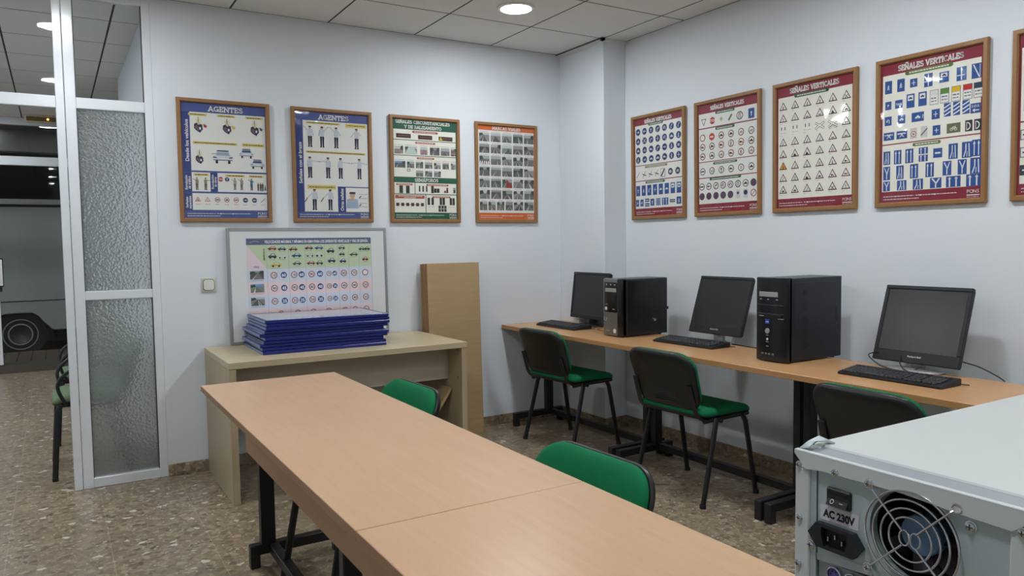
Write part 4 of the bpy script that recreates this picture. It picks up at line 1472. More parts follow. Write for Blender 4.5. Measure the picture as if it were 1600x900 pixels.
def poster_circumstantial():
    s = base_sheet(GREEN)
    s.slab('SEÑALES CIRCUNSTANCIALES', P(0.47), Q(0.030), 0.021, WHITE, 0.41, t=0.23)
    s.slab('Y DE BALIZAMIENTO', P(0.47), Q(0.078), 0.021, WHITE, 0.28, t=0.23)
    R2 = (170, 84, 60)
    def panel(v0, v1, u0=0.02, u1=0.98):
        s.rect(P(u0), Q(v0), P(u1), Q(v1), CREAM, 1)
    panel(0.105, 0.205)
    pill(s, P(0.50), Q(0.125), 0.18, 0.014, R2)
    for u, v in ((0.17, 0.168), (0.50, 0.173), (0.82, 0.175)):
        s.rect(P(u - 0.11), Q(v - 0.02), P(u + 0.11), Q(v + 0.022), (46, 40, 42), 2)
        s.caption(P(u - 0.08), Q(v), P(u + 0.09), (150, 80, 60), 3, 0.006)
    s.poly([(P(0.74), Q(0.155)), (P(0.72), Q(0.192)), (P(0.77), Q(0.192))], (214, 190, 60), 4)
    panel(0.212, 0.358)
    pill(s, P(0.50), Q(0.232), 0.14, 0.013, R2)
    for k, (u0, u1) in enumerate(((0.03, 0.16), (0.19, 0.37), (0.42, 0.53), (0.57, 0.72), (0.74, 0.88), (0.90, 0.98))):
        s.caption(P(u0), Q(0.258), P(u1), (120, 120, 120), 2)
        photo(s, P(u0), Q(0.27), P(u1), Q(0.348))
        if k in (0, 2, 5):
            for j in range(3):
                s.disc(P(u0 + (u1 - u0) * (0.25 + 0.25 * j)), Q(0.325), 0.006, (196, 120, 120), 6, 10)
        if k == 1:
            s.poly([(P(u0), Q(0.348)), (P(u0 + 0.05), Q(0.275)), (P(u1 - 0.05), Q(0.275)), (P(u1), Q(0.348))], (190, 206, 200), 6)
    panel(0.365, 0.575)
    pill(s, P(0.50), Q(0.385), 0.12, 0.013, R2)
    us = [(0.03, 0.19), (0.215, 0.325), (0.35, 0.46), (0.49, 0.605), (0.63, 0.735), (0.765, 0.865), (0.90, 0.99)]
    for k, (u0, u1) in enumerate(us):
        s.caption(P(u0), Q(0.408), P(u1), (120, 120, 120), 2)
        photo(s, P(u0), Q(0.42), P(min(u1, 0.975)), Q(0.485), 'sky' if k == 0 else None)
    for u0, u1 in ((0.35, 0.46), (0.49, 0.60), (0.63, 0.735)):
        photo(s, P(u0), Q(0.508), P(u1), Q(0.568))
    s.rect(P(0.215), Q(0.495), P(0.265), Q(0.52), BLACK, 2)
    s.rect(P(0.222), Q(0.500), P(0.258), Q(0.515), WHITE, 3)
    s.slab('SEMÁFOROS', P(0.51), Q(0.604), 0.022, WHITE, 0.18, t=0.23)
    panel(0.632, 0.742, 0.02, 0.325)
    panel(0.632, 0.742, 0.335, 0.98)
    pill(s, P(0.17), Q(0.65), 0.11, 0.012, R2)
    pill(s, P(0.68), Q(0.65), 0.16, 0.012, R2)
    def light(x, y, w, h, cols=((70, 50, 50), (60, 60, 50), (50, 64, 56))):
        s.rect(x - w / 2, y - h / 2, x + w / 2, y + h / 2, (36, 40, 42), 3)
        for k, c in enumerate(cols):
            s.disc(x, y - h / 2 + h * (k + 0.5) / len(cols), min(w * 0.36, h / len(cols) * 0.36), c, 4, 10)
    for u in (0.12, 0.22):
        light(P(u), Q(0.70), 0.026, 0.052)
    for u in (0.40, 0.455, 0.51):
        light(P(u), Q(0.69), 0.011, 0.040)
    for u in (0.60, 0.645, 0.69):
        light(P(u), Q(0.695 + 0.01 * (u > 0.61)), 0.020, 0.050 if u < 0.62 else 0.03)
    light(P(0.80), Q(0.715), 0.014, 0.016, ((170, 60, 60),))
    light(P(0.835), Q(0.70), 0.014, 0.036, ((190, 60, 60), (60, 50, 50)))
    light(P(0.95), Q(0.70), 0.016, 0.036, ((200, 180, 120), (60, 50, 50)))
    panel(0.75, 0.93, 0.02, 0.49)
    panel(0.75, 0.93, 0.50, 0.98)
    s.rect(P(0.03), Q(0.757), P(0.475), Q(0.79), R2, 3)
    s.caption(P(0.08), Q(0.767), P(0.44), WHITE, 4, 0.004)
    s.caption(P(0.16), Q(0.781), P(0.34), WHITE, 4, 0.004)
    pill(s, P(0.74), Q(0.77), 0.13, 0.012, R2)
    s.line([(P(0.05), Q(0.85)), (P(0.46), Q(0.85))], 0.003, (150, 90, 80), 2)
    for k in range(6):
        light(P(0.065 + 0.075 * k), Q(0.85), 0.022, 0.022, ((90, 60, 60),))
    for u in (0.54, 0.60, 0.73, 0.775, 0.89, 0.935):
        light(P(u), Q(0.815), 0.018, 0.05)
    for u in (0.71, 0.755, 0.80):
        for v in (0.872, 0.905):
            light(P(u), Q(v), 0.018, 0.02, ((60, 66, 66),))
    s.caption(P(0.53), Q(0.87), P(0.63), (120, 120, 120), 2)
    s.caption(P(0.84), Q(0.87), P(0.95), (170, 140, 100), 2)
    footer(s, Q(0.937))
    return s

def poster_markings():
    s = base_sheet(ORANGE)
    s.slab('MARCAS VIALES', P(0.50), Q(0.026), 0.022, WHITE, 0.24, t=0.23)
    s.rect(P(0.015), Q(0.052), P(0.985), Q(0.925), WHITE, 1)
    rows = 7
    for r in range(rows):
        y0 = Q(0.078 + 0.121 * r)
        n = 5 if r < 6 else 6
        for k in range(n):
            if n == 5:
                u0 = 0.03 + 0.195 * k
                u1 = u0 + 0.172
            else:
                u0 = (0.03, 0.175, 0.325, 0.475, 0.62, 0.81)[k]
                u1 = u0 + (0.125 if k < 4 else 0.165)
            kind = 'zebra' if (r, k) == (2, 0) else 'red' if (r, k) == (4, 2) else None
            photo(s, P(u0), y0, P(u1), y0 + Q(0.094), kind)
            s.caption(P(u0 + 0.02), y0 - 0.007, P(u1 - 0.02), (100, 100, 100), 2)
    footer(s, Q(0.937))
    return s

def vert_title(s, v=0.040, h=0.024, fit=0.27):
    s.slab('SEÑALES VERTICALES', P(0.50), Q(v), h, WHITE, fit, t=0.22)

GRN = (56, 104, 76)
def poster_obligation():
    s = base_sheet(MAROON)
    vert_title(s)
    s.rect(P(0.025), Q(0.07), P(0.975), Q(0.475), WHITE, 1)
    pill(s, P(0.46), Q(0.075), 0.13, 0.017, GRN)
    kinds = ['right', 'left', 'up', 'turn', 'hook', 'bend', 'bend', 'bike', 'cross', 'turn', 'tee', 'hook', 'car', 'walk', 'car', 'bike', 'cart', 'turn', 'right', 'walk', '30', 'walk', 'bike', 'car', 'car', 'cart', 'walk', 'tee']
    for r in range(4):
        for k in range(7):
            roundsign(s, P(0.09 + 0.137 * k), Q(0.135 + 0.095 * r), 0.0235, (52, 72, 116), (34, 54, 104), (kinds[r * 7 + k], (206, 212, 220)))
    s.rect(P(0.025), Q(0.482), P(0.975), Q(0.632), WHITE, 1)
    pill(s, P(0.46), Q(0.498), 0.21, 0.014, (120, 130, 70))
    for k in range(4):
        x, y = P(0.08 + 0.13 * k), Q(0.575)
        s.line([(x - 0.014, y + 0.02), (x + 0.016, y - 0.022)], 0.003, (70, 70, 74), 2)
        if k:
            s.line([(x - 0.014, y - 0.004), (x + 0.02, y + 0.006)], 0.007, (90, 94, 84), 2)
    s.rect(P(0.60) - 0.022, Q(0.575) - 0.028, P(0.60) + 0.022, Q(0.575) + 0.028, (80, 84, 90), 2)
    s.rect(P(0.60) - 0.019, Q(0.575) - 0.025, P(0.60) + 0.019, Q(0.575) + 0.025, WHITE, 3)
    s.line([(P(0.60) - 0.014, Q(0.575) + 0.02), (P(0.60) + 0.014, Q(0.575) - 0.02)], 0.010, BLACK, 4)
    roundsign(s, P(0.75), Q(0.572), 0.023, (60, 66, 80), (60, 70, 96), ('80', WHITE))
    roundsign(s, P(0.89), Q(0.572), 0.023, (60, 66, 80), (60, 70, 96), ('30', WHITE))
    s.rect(P(0.025), Q(0.64), P(0.975), Q(0.918), WHITE, 1)
    pill(s, P(0.44), Q(0.655), 0.18, 0.016, GRN)
    for k in range(8):
        bluesign(s, P(0.08 + 0.119 * k), Q(0.735), 0.042, 0.072, ('up', 'walk', 'bend', 'tee', 'car', 'car', 'panel', 'panel')[k])
    for k, (u, w) in enumerate(((0.065, 0.032), (0.16, 0.034), (0.27, 0.044), (0.38, 0.040), (0.50, 0.042), (0.64, 0.062), (0.785, 0.05), (0.91, 0.044))):
        if k == 6:
            s.rect(P(u) - w / 2, Q(0.845), P(u) + w / 2, Q(0.875), (52, 60, 84), 2)
            s.caption(P(u) - w * 0.4, Q(0.86), P(u) + w * 0.4, WHITE, 3, 0.005)
        elif k == 2:
            for d in (-0.016, 0.016):
                s.rect(P(u) - w / 2, Q(0.86) + d - 0.012, P(u) + w / 2, Q(0.86) + d + 0.012, (60, 78, 124), 2)
                s.caption(P(u) - w * 0.4, Q(0.86) + d, P(u) + w * 0.4, WHITE, 3, 0.006)
        else:
            bluesign(s, P(u), Q(0.86), w, 0.048, ('30', 'hook', '', 'up', 'lanes2', 'lanes2', '', 'walk')[k])
    footer(s, Q(0.935))
    return s

def poster_priority():
    s = base_sheet(MAROON)
    vert_title(s, 0.045)
    def panel(v0, v1):
        s.rect(P(0.025), Q(v0), P(0.975), Q(v1), WHITE, 1)
    panel(0.085, 0.215)
    pill(s, P(0.47), Q(0.095), 0.14, 0.017, GRN)
    y = Q(0.16)
    s.poly([(P(0.11) - 0.021, y - 0.019), (P(0.11) + 0.021, y - 0.019), (P(0.11), y + 0.026)], (60, 50, 56), 2)
    s.poly([(P(0.11) - 0.015, y - 0.015), (P(0.11) + 0.015, y - 0.015), (P(0.11), y + 0.017)], WHITE, 3)
    roundsign(s, P(0.26), y, 0.022, RED, RED, ('STOP', WHITE))
    s.poly([(P(0.41), y - 0.015), (P(0.41) + 0.014, y), (P(0.41), y + 0.015), (P(0.41) - 0.014, y)], (176, 170, 120), 2)
    s.line([(P(0.555) - 0.010, y + 0.014), (P(0.555) + 0.012, y - 0.014)], 0.012, (84, 104, 70), 2)
    roundsign(s, P(0.71), y, 0.025, (90, 44, 52), WHITE, ('lanes', BLACK))
    bluesign(s, P(0.89), y, 0.045, 0.058, 'up')
    panel(0.225, 0.525)
    pill(s, P(0.47), Q(0.238), 0.14, 0.017, GRN)
    kinds = [None, 'bar', 'car', 'car', 'bike', 'bike', 'cart', 'car', 'cart', 'walk', 'cart', 'car', 'cart', 'car', 'bike', 'cart', 'walk', 'bike']
    for r in range(3):
        for k in range(6):
            kd = kinds[r * 6 + k]
            fill = (214, 84, 64) if (r, k) == (0, 1) else (232, 226, 216)
            sym = (kd, WHITE if (r, k) == (0, 1) else BLACK) if kd else None
            roundsign(s, P(0.09 + 0.16 * k), Q(0.305 + 0.086 * r), 0.0225, (150, 60, 50) if (r, k) == (0, 1) or k in (2, 4) and r == 1 else (82, 44, 52), fill, sym)
    panel(0.532, 0.672)
    pill(s, P(0.47), Q(0.55), 0.18, 0.015, GRN)
    for k, kd in enumerate(('bar', '3,5', 'up', 'cart', '2', 'car')):
        roundsign(s, P(0.09 + 0.16 * k), Q(0.615), 0.0225, (82, 44, 52), WHITE, (kd, BLACK))
    panel(0.68, 0.915)
    pill(s, P(0.47), Q(0.69), 0.24, 0.016, GRN)
    for k, kd in enumerate(('bar', 'left', 'turn', 'hook', 'hook', 'lanes', 'car', None)):
        roundsign(s, P(0.075 + 0.121 * k), Q(0.755), 0.0225, (82, 34, 46) if k < 7 else (80, 54, 84), WHITE if k < 7 else (92, 62, 92), (kd, BLACK) if kd else None)
    for k in range(8):
        x, y = P(0.075 + 0.121 * k), Q(0.845)
        if k < 5:
            roundsign(s, x, y, 0.0225, (70, 48, 74), (88, 66, 98), ('slash', (70, 40, 60)))
        elif k == 7:
            roundsign(s, x, y, 0.0225, (130, 44, 52), WHITE, ('slash', RED))
        else:
            s.rect(x - 0.017, y - 0.026, x + 0.017, y + 0.026, (206, 206, 206), 2)
            s.disc(x, y - 0.006, 0.015 if k == 6 else 0.009, (60, 54, 84), 3)
    footer(s, Q(0.935))
    return s

def poster_danger():
    s = base_sheet(MAROON)
    vert_title(s, 0.045, 0.027, 0.31)
    s.rect(P(0.025), Q(0.088), P(0.975), Q(0.918), CREAM, 1)
    pill(s, P(0.47), Q(0.093), 0.20, 0.019, GRN)
    kinds = ['walk', 'walk', 'walk', 'up', 'walk', 'cross', 'bang', 'bang', 'bump', 'bump', 'hill', 'car', None, None, None, None, None, 'left',
             'bend', 'bend', 'bends', 'bends', 'bump', 'bump', 'bump', 'hill', 'hill', 'lanes', 'lanes', 'lanes', 'walk', 'bends', 'walk', 'lanes', 'walk', 'cart',
             'bend', 'lanes', 'hill', 'car', 'cart', 'bar', 'car', 'car', 'bends', 'car', 'cross', 'bang']
    for r in range(8):
        for k in range(6):
            x, y = P(0.095 + 0.162 * k), Q(0.165 + 0.0975 * r)
            kd = kinds[r * 6 + k]
            if r == 2 and k < 3:
                for d in (-0.012, 0.012):
                    s.rect(x + d - 0.003, y - 0.022, x + d + 0.003, y - 0.004, (90, 90, 94), 2)
                    s.caption(x + d - 0.008, y + 0.012, x + d + 0.008, (130, 130, 134), 2)
            elif r == 2 and k in (3, 4):
                for c, tt, l in ((BLACK, 0.012, 2), (CREAM, 0.0075, 3)):
                    s.line([(x - 0.024, y - 0.014), (x + 0.024, y + 0.014)], tt, c, l)
                    s.line([(x - 0.024, y + 0.014), (x + 0.024, y - 0.014)], tt, c, l)
                    if k == 4:
                        s.line([(x - 0.022, y + 0.024), (x, y + 0.012), (x + 0.022, y + 0.024)], tt * 0.7, c, l)
            else:
                fill = (206, 150, 40) if (r, k) == (5, 0) else WHITE
                triangle(s, x, y, 0.0285, (96, 46, 50), fill, (kd, BLACK) if kd else None)
            s.caption(x - 0.022, y + 0.026, x - 0.006, (120, 120, 120), 2, 0.0016)
    footer(s, Q(0.935))
    return s

def poster_indication():
    s = base_sheet(MAROON)
    vert_title(s, 0.048, 0.027, 0.31)
    s.rect(P(0.025), Q(0.085), P(0.975), Q(0.575), CREAM, 1)
    pill(s, P(0.49), Q(0.094), 0.21, 0.019, (104, 128, 66))
    wl = WHITE
    for u, w, h, kd in ((0.085, 0.036, 0.062, 'walk'), (0.215, 0.038, 0.060, 'walk'), (0.345, 0.036, 0.040, 'tee'), (0.49, 0.040, 0.062, 'tjunc'), (0.64, 0.044, 0.048, 'panel'), (0.80, 0.044, 0.062, 'tjunc'), (0.945, 0.042, 0.066, 'diag')):
        bluesign(s, P(u) - (0.006 if u > 0.9 else 0), Q(0.17), w, h, kd)
    y = Q(0.30)
    bluesign(s, P(0.085), y, 0.032, 0.040, 'P')
    s.rect(P(0.195) - 0.019, y - 0.020, P(0.195) + 0.019, y + 0.020, SIGNBLUE, 2)
    s.text('TAXI', P(0.195), y, 0.011, wl, 3, fit=0.030)
    for u, kd in ((0.315, 'panel'), (0.435, 'panel')):
        bluesign(s, P(u), y - 0.006, 0.040, 0.066, kd)
    for u, c in ((0.56, (216, 216, 214)), (0.66, (90, 130, 60)), (0.765, (214, 178, 40)), (0.87, (188, 40, 44)), (0.965, (40, 60, 80))):
        x = P(u) - 0.006
        s.rect(x - 0.0205, y - 0.038, x + 0.0205, y + 0.030, (60, 66, 74), 2)
        s.rect(x - 0.0185, y - 0.036, x + 0.0185, y + 0.028, wl, 3)
        s.rect(x - 0.0185, y - 0.036, x + 0.0185, y - 0.012, c, 4)
        s.caption(x - 0.014, y + 0.0, x + 0.014, (70, 80, 100), 4, 0.005)
        s.caption(x - 0.014, y + 0.014, x + 0.014, (70, 80, 100), 4, 0.004)
    y = Q(0.41)
    bluesign(s, P(0.085), y, 0.036, 0.044, 'hook')
    bluesign(s, P(0.225), y, 0.038, 0.042, 'car')
    bluesign(s, P(0.39), y, 0.060, 0.044, 'car')
    s.text('?', P(0.44), y, 0.018, wl, 4)
    bluesign(s, P(0.565), y, 0.038, 0.046, 'tee')
    for u in (0.675, 0.76, 0.845):
        bluesign(s, P(u), y - 0.012, 0.032, 0.062, 'stripes')
    s.rect(P(0.93) - 0.022, y - 0.022, P(0.93) + 0.022, y + 0.022, SIGNBLUE, 2)
    s.text('S.O.S.', P(0.93), y - 0.010, 0.010, wl, 3, fit=0.034)
    glyph(s, P(0.93), y + 0.009, 0.014, 'left', wl, 3)
    y = Q(0.52)
    for u in (0.095, 0.23):
        bluesign(s, P(u), y, 0.054, 0.038, 'cross')
        s.caption(P(u) - 0.022, y - 0.006, P(u) + 0.02, wl, 4, 0.006)
    s.rect(P(0.35) - 0.016, y - 0.025, P(0.35) + 0.016, y + 0.025, (200, 200, 198), 2)
    roundsign(s, P(0.35), y + 0.004, 0.014, RED, WHITE, ('30', BLACK), 3)
    s.rect(P(0.455) - 0.016, y - 0.028, P(0.455) + 0.016, y + 0.025, (206, 206, 202), 2)
    glyph(s, P(0.455), y, 0.018, 'slash', (90, 90, 94), 3)
    bluesign(s, P(0.575), y, 0.036, 0.046, 'tee')
    s.rect(P(0.735) - 0.031, y - 0.022, P(0.735) + 0.031, y + 0.022, (104, 108, 78), 2)
    glyph(s, P(0.735), y, 0.017, 'bike', wl, 3)
    for u in (0.875, 0.955):
        s.rect(P(u) - 0.017, y - 0.026, P(u) + 0.015, y + 0.024, (40, 44, 54), 2)
        s.line(arc(P(u) - 0.008, y, 0.013, 0.016, -80, 80, 6), 0.005, wl, 3)
        s.line([(P(u) - 0.010, y - 0.018), (P(u) - 0.010, y + 0.018)], 0.003, wl, 3)
    s.rect(P(0.025), Q(0.583), P(0.975), Q(0.918), CREAM, 1)
    pill(s, P(0.48), Q(0.60), 0.12, 0.016, (104, 128, 66))
    y = Q(0.675)
    for u, w, h, kd in ((0.075, 0.036, 0.066, 'merge'), (0.19, 0.038, 0.068, 'lanes2'), (0.31, 0.040, 0.068, 'lanes2'), (0.59, 0.042, 0.044, 'bar'), (0.735, 0.042, 0.070, 'merge'), (0.86, 0.044, 0.072, 'merge'), (0.95, 0.0, 0, None)):
        if kd:
            bluesign(s, P(u), y, w, h, kd)
    bluesign(s, P(0.955) - 0.004, y - 0.004, 0.042, 0.074, 'lanes2')
    for d in (-0.018, 0.018):
        bluesign(s, P(0.45), y + d, 0.044, 0.031, 'lanes2')
    y = Q(0.785)
    for u, w, h, kd in ((0.075, 0.036, 0.066, 'fork'), (0.215, 0.038, 0.066, 'merge'), (0.36, 0.040, 0.068, 'lanes2'), (0.515, 0.040, 0.068, 'lanes2'), (0.68, 0.040, 0.066, 'fork'), (0.82, 0.040, 0.068, 'fork'), (0.955, 0.050, 0.072, 'merge')):
        bluesign(s, P(u) - (0.006 if u > 0.95 else 0), y, w, h, kd)
    y = Q(0.878)
    for u, w, h, kd in ((0.075, 0.036, 0.048, 'fork'), (0.235, 0.048, 0.048, 'merge'), (0.40, 0.050, 0.050, 'merge'), (0.575, 0.054, 0.048, 'fork'), (0.74, 0.066, 0.050, 'lanes2'), (0.925, 0.066, 0.054, 'lanes2')):
        bluesign(s, P(u), y, w, h, kd)
    footer(s, Q(0.935))
    return s

def poster_more():
    s = base_sheet(MAROON)
    vert_title(s, 0.048, 0.027, 0.31)
    for v0, v1 in ((0.085, 0.535), (0.545, 0.925)):
        s.rect(P(0.025), Q(v0), P(0.975), Q(v1), CREAM, 1)
    for r in range(3):
        for k in range(6):
            bluesign(s, P(0.10 + 0.16 * k), Q(0.18 + 0.13 * r), 0.05, 0.05, ('up', 'car', 'P', 'bike', 'walk', 'tee')[(k + r) % 6])
    for r in range(3):
        for k in range(6):
            x, y = P(0.075 + 0.16 * k), Q(0.62 + 0.11 * r)
            s.rect(x - 0.024, y - 0.022, x + 0.024, y + 0.022, (110, 112, 116) if r < 2 else (50, 54, 66), 2)
            s.rect(x - 0.020, y - 0.018, x + 0.020, y + 0.018, WHITE if r < 2 else (60, 64, 76), 3)
            s.caption(x - 0.014, y, x + 0.014, BLACK if r < 2 else WHITE, 4, 0.006)
    footer(s, Q(0.935))
    return s

def make_poster(sheet, label, loc, rz, tilt=0.5):
    t = thing('framed_poster', label, 'poster', loc, rz, 'framed road sign posters on the walls')
    D = 0.020
    w, h, f = PW / 2, PH / 2, FW_
    # four mitred mouldings with a rounded front edge, joined as one frame
    m = MB()
    sec = [(0.0, 0.0), (0.0, -D + 0.004), (0.003, -D), (f - 0.005, -D - 0.001), (f, -D + 0.006), (f, 0.0)]   # (inset, depth)
    corners = [(-1, 1), (1, 1), (1, -1), (-1, -1)]
    vs, fs = [], []
    for sx, sz in corners:
        for ins, d in sec:
            vs.append((sx * (w - ins), d, h + sz * (h - ins)))
    n = len(sec)
    for k in range(4):
        for i in range(n):
            j = (i + 1) % n
            fs.append([k * n + i, k * n + j, ((k + 1) % 4) * n + j, ((k + 1) % 4) * n + i])
    m.add(vs, fs, frame_m)
    fo = m.build('wooden_frame', t, sharp=20)
    m = MB()
    m.box((-w + 0.012, -0.005, 0.012), (w - 0.012, -0.001, PH - 0.012), board_edge_m)
    m.build('backing', t, smooth=False)
    po = sheet.mb.build('print', t, smooth=False, recalc=False)
    po.location = (0, -0.0055, h)
    m = MB()
    m.box((-SW / 2 + 0.001, -0.0125, h - SH / 2 + 0.001), (SW / 2 - 0.001, -0.0112, h + SH / 2 - 0.001), pane_m)
    m.build('cover_pane', t, smooth=False)
    # hung from the top: the upper edge stands a little off the wall
    t.rotation_euler = (math.radians(tilt), 0, rz)
    return t

TL = math.radians(-90)
for fn, lab, x in ((poster_agents_vehicles, 'blue AGENTES poster with police cars and motorbikes, leftmost on the back wall', -2.4575),
                   (poster_agents_arm, 'blue AGENTES poster of officers making arm signals', -1.795),
                   (poster_circumstantial, 'green-bordered poster of traffic lights and beacons', -1.139),
                   (poster_markings, 'orange-bordered MARCAS VIALES poster of road photos', -0.484)):
    make_poster(fn(), lab, (x, -0.0015, 1.501), 0)
for fn, lab, y in ((poster_obligation, 'maroon poster of round blue signs, beside the column', -0.898),
                   (poster_priority, 'maroon poster of red-ringed prohibition signs', -1.515),
                   (poster_danger, 'maroon poster of red warning triangles', -2.132),
                   (poster_indication, 'maroon poster of blue rectangular lane and indication signs', -2.764),
                   (poster_more, 'maroon poster cut off by the right edge of the view', -3.392)):
    make_poster(fn(), lab, (XR - 0.0015, y, 1.503), TL)

# ------------------------------------------------------------------ light switch
t = thing('light_switch', 'square white light switch on the wall by the partition', 'switch', (-2.579, -0.001, 1.125))
m = MB()
m.box((-0.041, -0.008, -0.043), (0.041, 0.0, 0.043), cream_plastic, 0.003, 2)
m.build('plate', t)
m = MB()
c8 = 0.010
oc = [(-0.03, -0.031 + c8), (-0.03 + c8, -0.031), (0.03 - c8, -0.031), (0.03, -0.031 + c8), (0.03, 0.031 - c8), (0.03 - c8, 0.031), (-0.03 + c8, 0.031), (-0.03, 0.031 - c8)]
XF = Matrix.Rotation(PI / 2, 4, 'X')
m.prism([(x * 1.1, y * 1.1) for x, y in oc], 0.0078, 0.0092, rubber_m, XF)
m.prism(oc, 0.009, 0.013, white_plastic, XF, 0.001)
m.build('rocker', t)

# ------------------------------------------------------------------ whiteboard with the speed chart, stack of blue frames
t = thing('whiteboard', 'aluminium-framed whiteboard with speed limit chart standing on the oak desk', 'whiteboard', (-1.962, -0.0375, DZ + 0.0003))
WW, WH = 1.024, 0.712
m = MB()
m.box((-WW / 2 + 0.008, -0.009, 0.008), (WW / 2 - 0.008, 0.004, WH - 0.008), wb_face)
m.build('board', t, smooth=False)
m = MB()
for lo, hi in (((-WW / 2, -0.013, 0), (-WW / 2 + 0.019, 0.007, WH)), ((WW / 2 - 0.019, -0.013, 0), (WW / 2, 0.007, WH)),
               ((-WW / 2 + 0.019, -0.013, WH - 0.019), (WW / 2 - 0.019, 0.007, WH)), ((-WW / 2 + 0.019, -0.013, 0), (WW / 2 - 0.019, 0.007, 0.019))):
    m.box(lo, hi, wb_frame, 0.003)
m.build('frame', t, sharp=30)
CW, CH = 0.80, 0.56
s = Sheet(CW, CH)
s.rect(0, 0, CW, CH, (206, 214, 224), 0)
s.rect(0, 0, CW, 0.040, (92, 102, 130), 1)
s.line([(0.02, 0.026), (0.05, 0.016), (0.075, 0.022)], 0.004, (150, 160, 180), 2)
s.text('VELOCIDADES MÁXIMAS Y MÍNIMAS EN KM/H PARA LOS DIFERENTES VEHÍCULOS Y VÍAS DE ESPAÑA', 0.445, 0.021, 0.018, (232, 236, 240), 2, fit=0.67, bold=0.02)
GR, PK, BL_ = (190, 208, 176), (222, 204, 214), (204, 212, 226)
s.rect(0, 0.040, 0.12, 0.19, GR, 1)
s.poly([(0, 0.040), (0, 0.19), (0.12, 0.19)], PK, 2)
s.rect(0.12, 0.040, CW, 0.19, GR, 1)
s.text('VEHÍCULOS', 0.104, 0.10, 0.011, (70, 84, 60), 3, 90, fit=0.075)
s.text('VÍAS', 0.055, 0.176, 0.011, (90, 70, 84), 3, 0, fit=0.034)
cols = [0.12, 0.255, 0.36, 0.485, 0.575, 0.645, 0.715, 0.80]
for r, c in enumerate((BL_, (226, 208, 212), BL_, (226, 208, 212))):
    s.rect(0, 0.19 + 0.081 * r, CW, 0.19 + 0.081 * (r + 1), c, 1)
for x in cols:
    s.rect(x - 0.0008, 0.04, x + 0.0008, 0.52, (150, 160, 176), 2)
def ride(x, y, w, c, tall=False):
    h = w * (0.6 if tall else 0.42)
    s.poly([(x - w / 2, y + h * 0.3), (x - w / 2, y - h * 0.05), (x - w * 0.28, y - h * 0.15), (x - w * 0.12, y - h * 0.5), (x + w * 0.25, y - h * 0.5), (x + w * 0.4, y - h * 0.05), (x + w / 2, y), (x + w / 2, y + h * 0.3)], c, 3)
    s.poly([(x - w * 0.18, y - h * 0.1), (x - w * 0.08, y - h * 0.4), (x + w * 0.2, y - h * 0.4), (x + w * 0.3, y - h * 0.1)], (196, 206, 212), 4)
    for q in (-0.28, 0.28):
        s.disc(x + q * w, y + h * 0.3, h * 0.22, (44, 44, 48), 4, 10)
    s.caption(x - w * 0.4, y + h * 0.75, x + w * 0.4, (90, 100, 90), 3, 0.0016)
for x, y, w, c in ((0.155, 0.062, 0.05, (160, 62, 52)), (0.215, 0.066, 0.048, (60, 70, 76)), (0.155, 0.11, 0.046, (70, 82, 70)), (0.215, 0.115, 0.05, (200, 204, 196)), (0.175, 0.165, 0.06, (206, 176, 80)),
                   (0.285, 0.068, 0.05, (126, 60, 54)), (0.305, 0.108, 0.055, (50, 96, 150)), (0.305, 0.158, 0.05, (84, 116, 90)),
                   (0.385, 0.062, 0.048, (110, 60, 60)), (0.45, 0.062, 0.05, (64, 104, 150)), (0.39, 0.108, 0.05, (180, 186, 176)), (0.45, 0.105, 0.046, (204, 206, 196)), (0.395, 0.158, 0.05, (160, 80, 70)), (0.45, 0.158, 0.042, (110, 116, 110)),
                   (0.525, 0.082, 0.046, (60, 70, 60)), (0.53, 0.145, 0.046, (76, 86, 110)), (0.60, 0.062, 0.04, (120, 140, 110)), (0.60, 0.105, 0.034, (60, 84, 70)), (0.605, 0.15, 0.04, (60, 76, 116)),
                   (0.68, 0.108, 0.05, (70, 100, 72)), (0.735, 0.072, 0.036, (70, 116, 76)), (0.772, 0.072, 0.036, (60, 80, 72)), (0.757, 0.14, 0.038, (160, 66, 50))):
    ride(x, y, w * 1.1, c, w < 0.047)
rows = (('120', '60', '100', '60', '90', '60', '70', '60', '45', '70', None), ('90', '45', '90', '45', '80', '40', '70', '35', '45', '40', '25'), ('50', '25', '50', '25', '50', '25', '50', '25', '45', '40', '25'))
pos = ((0.16, 0), (0.22, 1), (0.285, 0), (0.332, 1), (0.396, 0), (0.450, 1), (0.509, 0), (0.547, 1), (0.608, 0), (0.678, 0), (0.754, 0))
for r, row in enumerate(rows):
    y = 0.19 + 0.081 * r + 0.040
    for (x, b), n in zip(pos, row):
        rad = 0.0205 if x not in (0.509, 0.547) else 0.0165
        if b:
            s.disc(x, y, rad * 0.95, (46, 76, 128), 3, 22)
            s.text(n, x, y, rad * 0.95, (226, 230, 236), 4, bold=0.03)
        else:
            s.disc(x, y, rad, (140, 62, 74), 3, 22)
            s.disc(x, y, rad * 0.76, (224, 224, 226), 4, 22)
            if n:
                s.text(n, x, y, rad * 0.8, (50, 50, 56), 5, bold=0.02, fit=rad * 1.1)
    photo(s, 0.016, y - 0.030, 0.098, y + 0.022, 'sky' if r == 1 else 'tree', 2)
    s.caption(0.02, y + 0.030, 0.098, (90, 96, 110), 2)
for x in (0.195, 0.30, 0.40, 0.50, 0.608, 0.678, 0.754):
    s.disc(x, 0.473, 0.0205, (140, 62, 74), 3, 22)
    s.disc(x, 0.473, 0.0156, (224, 224, 226), 4, 22)
    s.text('30', x, 0.473, 0.015, (50, 50, 56), 5, bold=0.02)
co = s.mb.build('chart', t, smooth=False, recalc=False)
co.location = (0.002, -0.0095, WH - 0.064 - CH / 2)
t.rotation_euler = (math.radians(-1.6), 0, 0)

